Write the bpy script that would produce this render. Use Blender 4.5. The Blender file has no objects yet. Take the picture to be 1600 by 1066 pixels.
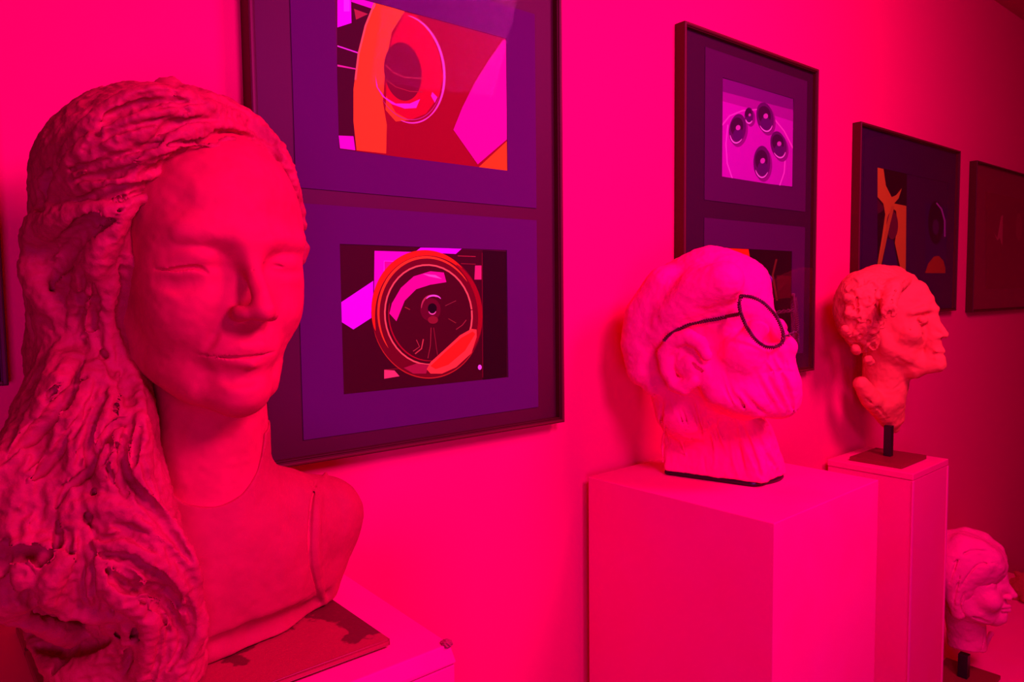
import bpy, bmesh, math, random
import numpy as np
from mathutils import Matrix, Vector

# ---------------------------------------------------------------- camera, light, exposure
scene = bpy.context.scene
COL = scene.collection
CAMZ = 1.5
CAMR = np.array([[0.778873, -0.627078, -0.01138], [-0.049617, -0.04352, -0.99782], [0.625216, 0.77774, -0.065011]])  # right, down, forward
FPX = 1120.0
cam_data = bpy.data.cameras.new('camera'); cam_data.sensor_width = 36.0; cam_data.lens = FPX / 1600 * 36.0
cam_data.clip_start = 0.02
cam = bpy.data.objects.new('camera', cam_data); COL.objects.link(cam)
mr = Matrix([[CAMR[0][i], -CAMR[1][i], -CAMR[2][i]] for i in range(3)]).to_4x4()
cam.matrix_world = Matrix.Translation((0, 0, CAMZ)) @ mr
scene.camera = cam
scene.view_settings.view_transform = 'Standard'
scene.view_settings.look = 'None'
scene.view_settings.gamma = 1.0
scene.view_settings.exposure = 0.0
scene.view_settings.use_curve_mapping = False

LIGHT = (1.0, 0.045, 0.8)
world = bpy.data.worlds.new('world'); scene.world = world; world.use_nodes = True
world.node_tree.nodes['Background'].inputs[0].default_value = (1.0, 0.01, 0.28, 1)
world.node_tree.nodes['Background'].inputs[1].default_value = 0.16

def area_light(name, loc, target, size, power, color=LIGHT, size_y=None):
    l = bpy.data.lights.new(name, 'AREA'); l.energy = power; l.color = color
    l.size = size
    if size_y: l.shape = 'RECTANGLE'; l.size_y = size_y
    o = bpy.data.objects.new(name, l); COL.objects.link(o)
    o.location = loc
    o.rotation_euler = (Vector(target) - Vector(loc)).to_track_quat('-Z', 'Y').to_euler()
    return o
area_light('magenta_ceiling_spot', (1.3, -0.20, 2.34), (1.0, 0.80, 1.4), 0.42, 30, (1.0, 0.03, 0.55))
area_light('magenta_track_light', (0.48, -0.20, 1.98), (0.80, 0.80, 1.15), 0.25, 12, (1.0, 0.03, 0.9))
area_light('magenta_room_light', (-0.35, -0.75, 1.25), (0.7, 0.8, 1.2), 0.5, 8, (1.0, 0.03, 1.6))

# ---------------------------------------------------------------- helpers
def ray(px, py):
    d = CAMR.T @ np.array([(px - 800) / FPX, (py - 533) / FPX, 1.0])
    return d / np.linalg.norm(d)
CO = np.array([0, 0, CAMZ])
def at(px, py, Y):
    """point seen at a pixel, standing at depth y = Y"""
    d = ray(px, py); return CO + d * (Y / d[1])
def at_plane(px, py, p, n):
    d = ray(px, py); p = np.array(p); n = np.array(n)
    return CO + d * (((p - CO) @ n) / (d @ n))

def mat(name, color, rough=0.8, spec=0.2, metal=0.0, bump=None, mottled=None):
    m = bpy.data.materials.new(name); m.use_nodes = True
    nt = m.node_tree; b = nt.nodes['Principled BSDF']
    b.inputs['Base Color'].default_value = (*color, 1); b.inputs['Roughness'].default_value = rough
    b.inputs['Specular IOR Level'].default_value = spec; b.inputs['Metallic'].default_value = metal
    tc = None
    if bump or mottled:
        tc = nt.nodes.new('ShaderNodeTexCoord')
    if mottled:
        (c2, sc, lo, hi) = mottled
        n = nt.nodes.new('ShaderNodeTexNoise'); n.inputs['Scale'].default_value = sc; n.inputs['Detail'].default_value = 6
        r = nt.nodes.new('ShaderNodeValToRGB'); r.color_ramp.elements[0].position = lo; r.color_ramp.elements[1].position = hi
        r.color_ramp.elements[0].color = (*color, 1); r.color_ramp.elements[1].color = (*c2, 1)
        nt.links.new(tc.outputs['Object'], n.inputs['Vector']); nt.links.new(n.outputs['Fac'], r.inputs['Fac'])
        nt.links.new(r.outputs['Color'], b.inputs['Base Color'])
    if bump:
        prev = None
        for (sc, strength, dist) in bump:
            n = nt.nodes.new('ShaderNodeTexNoise'); n.inputs['Scale'].default_value = sc; n.inputs['Detail'].default_value = 5
            bp = nt.nodes.new('ShaderNodeBump'); bp.inputs['Strength'].default_value = strength; bp.inputs['Distance'].default_value = dist
            nt.links.new(tc.outputs['Object'], n.inputs['Vector']); nt.links.new(n.outputs['Fac'], bp.inputs['Height'])
            if prev: nt.links.new(prev.outputs['Normal'], bp.inputs['Normal'])
            prev = bp
        nt.links.new(prev.outputs['Normal'], b.inputs['Normal'])
    return m

M = {}
M['wall'] = mat('painted_wall', (0.86, 0.0, 0.115), 0.9, 0.1, bump=[(220, 0.06, 0.001)])
M['ceiling'] = mat('ceiling_paint', (0.6, 0.02, 0.09), 0.9, 0.1)
M['floor'] = mat('floor_boards', (0.25, 0.02, 0.06), 0.6, 0.3, mottled=((0.16, 0.02, 0.05), 4, 0.4, 0.6))
M['plinth'] = mat('plinth_paint', (0.90, 0.0, 0.165), 0.75, 0.1, bump=[(160, 0.08, 0.001)], mottled=((0.90, 0.0, 0.14), 9, 0.35, 0.7))
M['joint'] = mat('plinth_joint', (0.88, 0.02, 0.22), 0.8)
M['chip'] = mat('chipped_wood', (0.35, 0.02, 0.05), 0.9)
M['clay'] = mat('red_clay', (0.60, 0.0, 0.036), 0.75, 0.25, bump=[(90, 0.10, 0.002), (520, 0.12, 0.0006)], mottled=((0.50, 0.0, 0.028), 28, 0.42, 0.66))
M['hair_clay'] = mat('rough_red_clay', (0.46, 0.002, 0.034), 0.72, 0.3, bump=[(110, 0.35, 0.002), (420, 0.35, 0.001)], mottled=((0.36, 0.0, 0.022), 40, 0.40, 0.64))
M['garment_clay'] = mat('smooth_red_clay', (0.43, 0.0, 0.026), 0.75, 0.25, bump=[(90, 0.10, 0.002), (520, 0.12, 0.0006)], mottled=((0.38, 0.0, 0.022), 28, 0.42, 0.66))
M['plaster'] = mat('white_plaster', (0.95, 0.0, 0.165), 0.85, 0.1, bump=[(70, 0.22, 0.003), (330, 0.2, 0.001)])
M['terracotta'] = mat('terracotta', (0.80, 0.22, 0.05), 0.8, 0.2, bump=[(120, 0.2, 0.002), (420, 0.2, 0.001)])
M['dark_terracotta'] = mat('dark_terracotta', (0.38, 0.05, 0.02), 0.8, 0.2, bump=[(120, 0.3, 0.002)])
M['pale_plaster'] = mat('pale_plaster', (0.86, 0.02, 0.17), 0.85, 0.1, bump=[(120, 0.2, 0.002), (420, 0.2, 0.001)])
M['wire'] = mat('rusty_wire', (0.09, 0.01, 0.012), 0.6, 0.4, bump=[(900, 0.5, 0.001)])
M['frame'] = mat('dark_wood_frame', (0.065, 0.003, 0.004), 0.5, 0.2, bump=[(60, 0.05, 0.001)])
M['lip'] = mat('frame_edge', (0.12, 0.008, 0.010), 0.5, 0.25)
M['black_metal'] = mat('black_metal', (0.012, 0.004, 0.004), 0.4, 0.5)
M['steel_plate'] = mat('dark_base_wood', (0.22, 0.006, 0.012), 0.55, 0.3, bump=[(60, 0.1, 0.001)])
M['old_plate'] = mat('stained_base_board', (0.36, 0.006, 0.025), 0.5, 0.35, bump=[(45, 0.35, 0.003), (240, 0.3, 0.001)], mottled=((0.13, 0.002, 0.008), 11, 0.57, 0.585))

def glass_mat():
    m = bpy.data.materials.new('picture_glass'); m.use_nodes = True; nt = m.node_tree
    for n in list(nt.nodes): nt.nodes.remove(n)
    out = nt.nodes.new('ShaderNodeOutputMaterial'); mix = nt.nodes.new('ShaderNodeMixShader')
    tr = nt.nodes.new('ShaderNodeBsdfTransparent'); gl = nt.nodes.new('ShaderNodeBsdfGlossy'); gl.inputs['Roughness'].default_value = 0.03
    geo = nt.nodes.new('ShaderNodeNewGeometry'); dot = nt.nodes.new('ShaderNodeVectorMath'); dot.operation = 'DOT_PRODUCT'
    nt.links.new(geo.outputs['Incoming'], dot.inputs[0]); nt.links.new(geo.outputs['Normal'], dot.inputs[1])
    def mth(op, a, b=None):
        n = nt.nodes.new('ShaderNodeMath'); n.operation = op
        for i, v in enumerate((a, b)):
            if v is None: continue
            if isinstance(v, (int, float)): n.inputs[i].default_value = v
            else: nt.links.new(v, n.inputs[i])
        return n.outputs[0]
    fr = mth('MULTIPLY_ADD', mth('POWER', mth('SUBTRACT', 1.0, mth('ABSOLUTE', dot.outputs['Value'])), 5.0), 0.9)
    fr.node.inputs[2].default_value = 0.0003
    nt.links.new(fr, mix.inputs[0]); nt.links.new(tr.outputs[0], mix.inputs[1]); nt.links.new(gl.outputs[0], mix.inputs[2])
    nt.links.new(mix.outputs[0], out.inputs[0])
    return m
M['glass'] = glass_mat()

_ink = {}
def ink(c):
    """a printed ink colour, given as the sRGB triple it shows under the gallery's magenta light"""
    if c not in _ink:
        def lin(v): v /= 255; return v / 12.92 if v <= 0.04045 else ((v + 0.055) / 1.055) ** 2.4
        r, g, b = lin(c[0]), lin(c[1]), lin(c[2])
        _ink[c] = mat('print_ink', (min(0.95, r * INK[0]), min(0.95, g * INK[1]), min(0.95, b * INK[2])), 0.6, 0.1)
    return _ink[c]
INK = (0.62, 20.0, 0.75)

def link(name, me, material, parent=None):
    o = bpy.data.objects.new(name, me); COL.objects.link(o)
    if material is not None:
        for m in (material if isinstance(material, (list, tuple)) else [material]): me.materials.append(m)
    if parent: o.parent = parent; o.matrix_parent_inverse = Matrix.Identity(4)
    return o
def thing(name, label, cat, loc=(0, 0, 0), rz=0.0, group=None):
    o = bpy.data.objects.new(name, None); COL.objects.link(o); o.location = loc; o.rotation_euler = (0, 0, rz)
    o.empty_display_size = 0.05
    o['label'] = label; o['category'] = cat
    if group: o['group'] = group
    return o
def bm_obj(name, bm, material, parent=None, smooth=False):
    me = bpy.data.meshes.new(name); bm.normal_update(); bm.to_mesh(me); bm.free()
    if smooth:
        for p in me.polygons: p.use_smooth = True
    return link(name, me, material, parent)
def box(bm, lo, hi, bevel=0.0, mi=0):
    g = bmesh.ops.create_cube(bm, size=1.0)
    vs = g['verts']
    for v in vs:
        v.co = Vector([lo[i] + (v.co[i] + 0.5) * (hi[i] - lo[i]) for i in range(3)])
    fs = set(f for v in vs for f in v.link_faces)
    for f in fs: f.material_index = mi
    if bevel:
        es = list(set(e for v in vs for e in v.link_edges))
        bmesh.ops.bevel(bm, geom=es, offset=bevel, segments=3, affect='EDGES', profile=0.5)
def structure(name, lo, hi, m):
    bm = bmesh.new(); box(bm, lo, hi); o = bm_obj(name, bm, m); o['kind'] = 'structure'; return o

# ---------------------------------------------------------------- the room
D = 0.89
structure('floor', (-3.2, -3.4, -0.1), (4.6, D, 0.0), M['floor'])
structure('wall_back', (-3.2, D, -0.1), (4.6, D + 0.1, 2.6), M['wall'])
structure('ceiling', (-3.2, -3.4, 2.45), (4.6, D, 2.6), M['ceiling'])
structure('wall_right', (4.6, -3.4, -0.1), (4.7, D + 0.1, 2.6), M['wall'])

# ---------------------------------------------------------------- framed pictures
def frame_ring(bm, x0, x1, z0, z1, y0, y1, w, mi=0):
    box(bm, (x0, y0, z0), (x0 + w, y1, z1), 0.0008, mi); box(bm, (x1 - w, y0, z0), (x1, y1, z1), 0.0008, mi)
    box(bm, (x0 + w, y0, z0), (x1 - w, y1, z0 + w), 0.0008, mi); box(bm, (x0 + w, y0, z1 - w), (x1 - w, y1, z1), 0.0008, mi)
def flat_poly(bm, pts, mi):
    vs = [bm.verts.new(p) for p in pts]
    f = bm.faces.new(vs); f.normal_update()
    if f.normal.y > 0: f.normal_flip()
    f.material_index = mi
def window_mat(bm, x0, x1, z0, z1, hx0, hx1, hz0, hz1, y):
    t = 0.0012
    for (a, b, c, d) in ((x0, hx0, z0, z1), (hx1, x1, z0, z1), (hx0, hx1, z0, hz0), (hx0, hx1, hz1, z1)):
        if b > a and d > c: box(bm, (a, y - t, c), (b, y, d))
def picture_frame(label, x0, x1, z0, z1, depth, backing, mats, prints, lip=0.0065):
    """z values are relative to the camera height; mats: (colour,(x0,x1,z0,z1),(hole)); prints: list of (rect, shapes)"""
    yb = D; yf = D - depth
    z0 += CAMZ; z1 += CAMZ
    root = thing('picture_frame', label, 'picture', ((x0 + x1) / 2, D, z0))
    off = np.array([(x0 + x1) / 2, D, z0])
    def fin(name, bm, m):
        bmesh.ops.translate(bm, verts=bm.verts[:], vec=Vector(-off)); return bm_obj(name, bm, m, root)
    bm = bmesh.new(); frame_ring(bm, x0, x1, z0, z1, yf, yb, lip); 
    frame_ring(bm, x0 + lip, x1 - lip, z0 + lip, z1 - lip, yf + 0.002, yb, 0.002)
    fin('frame', bm, M['frame'])
    bm = bmesh.new(); frame_ring(bm, x0 + 0.0012, x1 - 0.0012, z0 + 0.0012, z1 - 0.0012, yf - 0.0008, yf + 0.0015, lip - 0.003); fin('frame_edge', bm, M['lip'])
    ym = D - depth * 0.55
    bm = bmesh.new(); box(bm, (x0 + lip, ym, z0 + lip), (x1 - lip, ym + 0.004, z1 - lip)); fin('backing_board', bm, backing)
    for (c, r, h) in mats:
        bm = bmesh.new(); window_mat(bm, r[0], r[1], r[2] + CAMZ, r[3] + CAMZ, h[0], h[1], h[2] + CAMZ, h[3] + CAMZ, ym - 0.0002)
        fin('passepartout', bm, c)
    for shapes in prints:
        bm = bmesh.new(); ms = []; y = ym - 0.00032
        for k, (colr, pts) in enumerate(shapes):
            m = ink(colr)
            if m not in ms: ms.append(m)
            yy = y - 0.00002 * k
            P = [at_plane(p[0], p[1], (0, ym, 0), (0, 1, 0)) for p in pts]
            flat_poly(bm, [(p[0], yy, p[2]) for p in P], ms.index(m))
        fin('photograph', bm, ms)
    bm = bmesh.new(); box(bm, (x0 + lip, yf + 0.002, z0 + lip), (x1 - lip, yf + 0.0035, z1 - lip)); fin('glass_pane', bm, M['glass'])
    return root
def ell(cx, cy, rx, ry, rot=0, a0=0, a1=360, n=48):
    o = []
    for i in range(n if a1 - a0 >= 360 else n + 1):
        a = math.radians(a0 + (a1 - a0) * i / n); x = rx * math.cos(a); y = ry * math.sin(a); c = math.cos(math.radians(rot)); s = math.sin(math.radians(rot))
        o.append((cx + x * c - y * s, cy + x * s + y * c))
    return o
def arc_strip(cx, cy, rx, ry, w, rot=0, a0=0, a1=360, taper=True, n=40):
    out, inn = [], []
    for i in range(n + 1):
        t = i / n; a = a0 + (a1 - a0) * t
        ww = w * (math.sin(math.pi * t) ** 0.5 if taper else 1) / 2 + 0.15
        out += ell(cx, cy, rx + ww, ry + ww, rot, a, a, 1)[:1]; inn += ell(cx, cy, rx - ww, ry - ww, rot, a, a, 1)[:1]
    return out + inn[::-1]
def line(pts, w):
    """thin stroke along points, constant pixel width"""
    L, Rr = [], []
    for i, p in enumerate(pts):
        a = pts[max(0, i - 1)]; b = pts[min(len(pts) - 1, i + 1)]
        dx, dy = b[0] - a[0], b[1] - a[1]; l = math.hypot(dx, dy) or 1
        L.append((p[0] - dy / l * w / 2, p[1] + dx / l * w / 2)); Rr.append((p[0] + dy / l * w / 2, p[1] - dx / l * w / 2))
    return L + Rr[::-1]

BLACK = mat('black_card', (0.062, 0.002, 0.010), 0.6, 0.3)
NAVY = mat('violet_mount', (0.080, 0.002, 0.066), 0.8, 0.2)
NAVY2 = mat('deep_violet_mount', (0.060, 0.002, 0.038), 0.8, 0.2)
NAVY3 = mat('night_blue_mount', (0.026, 0.002, 0.022), 0.7, 0.2)
SOOT = mat('dark_mount_board', (0.030, 0.002, 0.012), 0.7, 0.2)
RED_REFLECTION = mat('painted_red_reflection', (0.21, 0.002, 0.02), 0.6, 0.3)  # reddish reflection in the far frame's glass, painted into its backing colour

s1 = 0.875
up_print = [  # upper photograph of the tall frame: glass rim on orange
    ((165, 0, 15), [(527, -20), (791, 61), (792, 269), (527, 232)]),
    ((70, 0, 15), [(527, -20), (590, 2), (560, 80), (552, 150), (553, 200), (556, 236), (527, 232)]),
    ((255, 0, 235), [(527, -20), (548, -14), (549, 36), (527, 43)]),
    ((255, 30, 255), [(537, -16), (546, -14), (546, 18), (537, 18)]),
    ((255, 0, 200), [(549, -14), (588, -2), (585, 15), (549, 3)]),
    ((185, 20, 60), [(553, 14), (575, 22), (556, 31)]),
    ((255, 30, 220), [(527, 71), (560, 82), (560, 84), (527, 73)]),
    ((230, 20, 150), [(527, 101), (556, 107), (556, 109), (527, 104)]),
    ((255, 0, 200), [(529, 212), (552, 213), (555, 235), (531, 232)]),
    ((255, 45, 20), [(588, 4), (632, 18), (612, 50), (604, 90), (600, 130), (598, 160), (604, 195), (603, 240), (557, 235), (552, 190), (552, 140), (558, 90), (570, 45)]),
    ((255, 60, 90), line([(586, 3), (571, 40), (560, 84), (555, 125)], 3)),
    ((220, 0, 30), [(632, 20), (650, 24), (672, 50), (686, 85), (692, 120), (686, 150), (665, 178), (640, 188), (618, 180), (603, 150), (603, 110), (612, 60)]),
    ((250, 40, 25), [(603, 150), (618, 176), (640, 188), (618, 190), (602, 172)]),
    ((130, 0, 30), ell(629, 112, 29, 46, -8)),
    ((255, 40, 190), arc_strip(636, 108, 57, 85, 3.4, -10, -75, 75)),
    ((255, 40, 190), arc_strip(636, 108, 57, 85, 2.0, -10, 60, 115)),
    ((200, 20, 120), arc_strip(636, 108, 54, 80, 1.2, -10, 40, 150)),
    ((255, 20, 200), [(586, 118), (590, 137), (601, 152), (618, 162), (640, 162), (656, 155), (650, 169), (632, 170), (612, 163), (597, 151), (588, 136)]),
    ((255, 20, 190), [(675, 144), (683, 152), (679, 161), (673, 150)]),
    ((200, 10, 60), line([(602, 102), (615, 114), (632, 121), (660, 123)], 1.6)),
    ((190, 10, 50), line([(603, 125), (618, 136), (640, 143), (660, 144)], 1.2)),
    ((255, 0, 150), [(786, 62), (791, 63), (791.5, 218), (746, 257), (708, 203), (722, 168), (742, 128), (764, 93)]),
    ((255, 45, 10), [(791.5, 221), (792, 269), (747, 262)]),
]
low_print = [  # lower photograph: glass bowl seen from above
    ((70, 0, 15), [(530.7, 381.4), (791, 393), (792, 589), (535.5, 617)]),
    ((45, 0, 8), [(754, 391), (791, 393), (792, 589), (754, 594)]),
    ((255, 0, 240), [(532, 473), (583, 439), (583, 495), (552, 515), (533, 503)]),
    ((255, 0, 200), [(585, 392), (650, 394), (600, 440), (584, 470)]),
    ((255, 0, 150), [(600, 408), (625, 409), (600, 430)]),
    ((255, 30, 240), line([(600, 430), (600, 408), (625, 409)], 1.2)),
    ((255, 0, 240), [(657, 387), (722, 388), (712, 397), (648, 394)]),
    ((230, 20, 110), [(742, 415), (752, 415), (752, 437), (741, 437)]),
    ((200, 20, 60), line([(715, 400), (743, 401)], 1)), ((160, 10, 40), line([(720, 412), (743, 413)], 1)),
    ((130, 0, 30), line([(753, 395), (754, 590)], 1)), ((150, 10, 30), line([(600, 578), (625, 576)], 1)),
    ((255, 40, 110), [(600, 578), (616, 579), (624, 588), (600, 592)]),
    ((120, 0, 20), ell(667, 492, 87, 100, -6)),
    ((255, 20, 10), arc_strip(667, 492, 84, 97, 9, -6, 170, 320)),
    ((255, 40, 30), arc_strip(668, 492, 77, 90, 4, -6, 150, 330)),
    ((170, 0, 20), arc_strip(667, 492, 83, 96, 7, -6, -50, 40)),
    ((200, 20, 30), arc_strip(667, 492, 86, 99, 1.6, -6, 40, 170)),
    ((80, 0, 15), ell(669, 492, 68, 78, -6)),
    ((255, 60, 90), arc_strip(669, 492, 68, 78, 2.2, -6, 0, 359, False)),
    ((180, 0, 30), arc_strip(669, 492, 62, 72, 2.0, -6, 90, 200)),
    ((255, 0, 150), [(608, 490), (612, 474), (626, 450), (646, 432), (672, 424), (693, 426), (697, 441), (672, 445), (650, 452), (632, 470), (619, 502)]),
    ((255, 60, 200), [(660, 428), (680, 430), (690, 436), (670, 432)]),
    ((110, 0, 30), ell(672, 484, 16, 18)), ((200, 30, 80), arc_strip(674, 482, 16, 20, 2.5, 0, 180, 300)),
    ((255, 60, 210), arc_strip(677, 470, 12, 8, 2.4, 0, 200, 340)), ((30, 0, 5), ell(675, 482, 7, 8)),
    ((255, 90, 170), arc_strip(675, 484, 6, 7, 1.6, 0, 20, 160)), ((150, 10, 40), ell(676, 500, 8, 6)),
    ((170, 20, 50), line([(673, 512), (672, 540), (668, 560)], 1.2)), ((150, 10, 40), line([(677, 512), (683, 555)], 1.2)),
    ((220, 40, 70), line([(661, 530), (658, 545), (648, 553)], 1.8)), ((190, 30, 60), line([(650, 531), (655, 542), (645, 549)], 1.3)),
    ((170, 20, 50), line([(712, 515), (722, 508), (728, 500)], 1.3)), ((150, 20, 50), line([(695, 478), (712, 470)], 1.1)),
    ((170, 20, 40), line([(632, 480), (640, 484)], 1.5)), ((150, 20, 40), line([(700, 498), (712, 505)], 1.3)),
    ((180, 10, 60), [(630, 575), (650, 568), (670, 570), (665, 584), (645, 584)]),
    ((255, 40, 60), [(666, 577), (672, 566), (692, 548), (718, 524), (736, 514), (744, 515), (744, 527), (736, 552), (712, 574), (690, 584), (672, 584)]),
    ((255, 20, 20), [(672, 572), (694, 551), (720, 528), (738, 518), (742, 522), (726, 548), (700, 570), (680, 577)]),
    ((255, 60, 230), ell(749, 574, 3, 4)),
]
picture_frame('tall dark-framed picture showing two glass-bowl photographs in violet mounts, beside the long-haired bust',
    0.303, 0.803, -0.212, 0.492, 0.028, BLACK,
    [(NAVY, (0.41 * s1, 0.863 * s1, 0.156 * s1, 0.500 * s1), (0.478 * s1, 0.797 * s1, 0.217 * s1, 0.444 * s1)),
     (NAVY, (0.41 * s1, 0.863 * s1, -0.209 * s1, 0.134 * s1), (0.475 * s1, 0.793 * s1, -0.148 * s1, 0.078 * s1))],
    [up_print, low_print])
marble_print = [
    ((205, 0, 168), [(1128, 122), (1239, 152), (1240, 292), (1127, 279)]),
    ((130, 0, 110), [(1128, 122), (1239, 152), (1239, 172), (1200, 162), (1128, 143)]),
    ((175, 0, 140), [(1128, 143), (1200, 162), (1239, 172), (1239, 190), (1195, 176), (1128, 158)]),
    ((255, 30, 190), line([(1127, 197), (1140, 181), (1160, 173), (1185, 171), (1208, 184), (1225, 205), (1239, 232)], 2)),
    ((255, 30, 200), line([(1144, 279), (1136, 255), (1134, 225), (1137, 195)], 1.8)),
    ((255, 30, 200), line([(1218, 290), (1225, 270), (1227, 243)], 1.8)),
]
for (cx, cy, rx, ry, rot) in ((1152, 202, 13, 24, 8), (1170, 181, 7, 13, 0), (1195, 184, 13, 24, -10), (1216, 227, 12, 22, -12), (1190, 254, 13, 26, 0)):
    marble_print += [((150, 0, 120), ell(cx + 3, cy + 4, rx, ry, rot)), ((105, 0, 90), ell(cx, cy, rx, ry, rot)), ((72, 0, 55), ell(cx - 1, cy - 4, rx * .75, ry * .6, rot)),
                     ((95, 0, 90), ell(cx + 1, cy + ry * .35, rx * .6, ry * .4, rot)), ((215, 20, 170), ell(cx + 1, cy - ry * .1, rx * .28, ry * .17, rot + 20)),
                     ((255, 50, 210), arc_strip(cx, cy, rx * .9, ry * .9, 2, rot, 40, 150))]
low2 = [((45, 0, 12), [(1130, 388), (1239, 392), (1241, 555), (1130, 566)]),
        ((255, 15, 5), [(1130, 387), (1169, 387), (1176, 430), (1150, 470), (1130, 470)]),
        ((115, 0, 130), [(1183, 422), (1195, 424), (1207, 437), (1203, 450), (1195, 465), (1187, 452)]),
        ((170, 20, 150), line([(1184, 423), (1196, 424), (1207, 436)], 2)),
        ((120, 10, 25), line([(1213, 405), (1207, 430), (1214, 470)], 3)), ((95, 5, 20), line([(1205, 467), (1240, 464)], 1.5)), ((85, 0, 18), [(1213, 430), (1239, 432), (1240, 464), (1215, 466)])]
picture_frame('dark-framed picture of glass marbles on a plate, behind the bust with wire glasses',
    1.120, 1.612, -0.187, 0.508, 0.024, SOOT,
    [(NAVY2, (1.365 * .876, 1.80 * .876, 0.208 * .876, 0.545 * .876), (1.431 * .876, 1.736 * .876, 0.266 * .876, 0.490 * .876)),
     (NAVY2, (1.365 * .876, 1.80 * .876, -0.165 * .876, 0.168 * .876), (1.439 * .876, 1.738 * .876, -0.120 * .876, 0.103 * .876))],
    [marble_print, low2])
star_print = [((40, 0, 15), [(1371, 258), (1417, 270), (1415, 425), (1371, 425)]),
    ((235, 45, 35), [(1371, 260), (1380, 262), (1384, 290), (1393, 308), (1400, 305), (1409, 294), (1404, 310), (1397, 318), (1416, 322), (1415, 425), (1408, 425), (1398, 380), (1402, 350), (1400, 330), (1394, 325), (1386, 360), (1374, 420), (1370, 418), (1378, 370), (1383, 335), (1380, 318), (1371, 308)]),
    ((110, 5, 40), ell(1394, 352, 9, 22)), ((90, 0, 35), [(1371, 312), (1382, 325), (1376, 332), (1371, 334)]), ((215, 40, 35), line([(1395, 322), (1388, 350), (1373, 420)], 5)),
    ((55, 0, 60), [(1386, 372), (1396, 376), (1404, 425), (1376, 425)])]
moon_print = [((50, 0, 60), [(1446, 316), (1480, 324), (1480, 428), (1446, 428)]), ((22, 0, 25), ell(1462, 348, 12, 34)), ((70, 0, 60), ell(1462, 355, 5, 12)),
    ((190, 20, 150), line([(1463, 317), (1471, 327), (1476, 345), (1476, 370)], 2.4)), ((190, 20, 25), [(1445, 427), (1450, 412), (1459, 401), (1467, 400), (1474, 408), (1479, 427)])]
picture_frame('wide dark-framed picture of an orange star shape and a crescent, above the terracotta bust',
    1.823, 2.465, -0.066, 0.421, 0.022, NAVY3, [(NAVY3, (1.86, 2.43, -0.035, 0.395), (2.207 * .877, 2.735 * .877, 0.055 * .877, 0.365 * .877))], [star_print, moon_print])
reflection_shapes = [((152, 0, 43), [(1540, 300), (1640, 320), (1640, 450), (1540, 452)]),  # the same glass reflection and its flare, painted as flat shapes
    ((225, 20, 80), [(1552, 362), (1558, 372), (1564, 338), (1567, 336), (1566, 385), (1562, 372), (1558, 376)]), ((175, 8, 50), ell(1592, 355, 5, 22))]
picture_frame('wide picture in dark frame with a painted reddish reflection, farthest right on the wall',
    2.600, 3.245, -0.075, 0.408, 0.022, RED_REFLECTION, [], [reflection_shapes])
picture_frame('dark picture frame cut off at the left edge behind the long-haired bust',
    -0.590, 0.054, -0.085, 0.400, 0.022, NAVY3, [(NAVY3, (-0.55, 0.02, -0.05, 0.365), (-0.45, -0.1, 0.03, 0.29))], [])

# ---------------------------------------------------------------- plinths
def plinth(label, cx, cy, w, d, top, rz, slab=None, seam=None, chips=False, rim=False):
    root = thing('plinth', label, 'plinth', (cx, cy, 0), rz)
    bm = bmesh.new()
    h = CAMZ + top
    s = slab or 0.0
    ins = 0.0012 if slab else 0
    box(bm, (-w / 2 + ins, -d / 2 + ins, 0), (w / 2 - ins, d / 2 - ins, h - s - (0.0006 if slab else 0)), 0.0015)
    bm_obj('body', bm, M['plinth'], root)
    if slab:
        bm = bmesh.new(); box(bm, (-w / 2, -d / 2, h - s), (w / 2, d / 2, h), 0.0022)
        if chips:   # knocked-off corner
            for v in bm.verts:
                if v.co.x > w / 2 - 0.006 and v.co.y < -d / 2 + 0.006 and v.co.z > h - 0.006:
                    v.co += Vector((-0.0035, 0.0035, -0.003))
        bm_obj('top_slab', bm, M['plinth'], root)
    if rim:
        bm = bmesh.new()
        for (x, y) in ((-w / 2, -d / 2), (w / 2, -d / 2)):
            box(bm, (x - 0.0008 if x < 0 else x - 0.006, y - 0.0008, 0.0), (x + 0.006 if x < 0 else x + 0.0008, y + 0.003, h - s - 0.001), 0.0006)
        bm_obj('corner_edging', bm, M['joint'], root)
    if chips:
        bm = bmesh.new()
        g = bmesh.ops.create_icosphere(bm, subdivisions=3, radius=0.006)
        random.seed(3)
        for v in bm.verts:
            v.co = v.co * random.uniform(0.75, 1.1); v.co.z *= 0.6; v.co += Vector((w / 2 - 0.0066, -d / 2 + 0.0066, h - 0.0030))
        bm_obj('bare_chip', bm, M['chip'], root)
    return root
P0 = plinth('large plinth in the foreground carrying the long-haired bust, chipped corner', 0.165, 0.70, 0.385, 0.335, -0.32, 0.025, slab=0.022, chips=True)
P1 = plinth('broad plinth under the bust with wire glasses', 1.036, 0.7015, 0.335, 0.345, -0.315, 0.035, slab=None, seam=True)
P2 = plinth('narrow plinth with a top slab under the terracotta bust', 1.808, 0.779, 0.218, 0.198, -0.415, 0.03, slab=0.016, rim=True)
P3 = plinth('low plinth at the lower right corner under the pale profile head', 2.42, 0.66, 0.98, 0.44, -1.0, 0.0)

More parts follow.
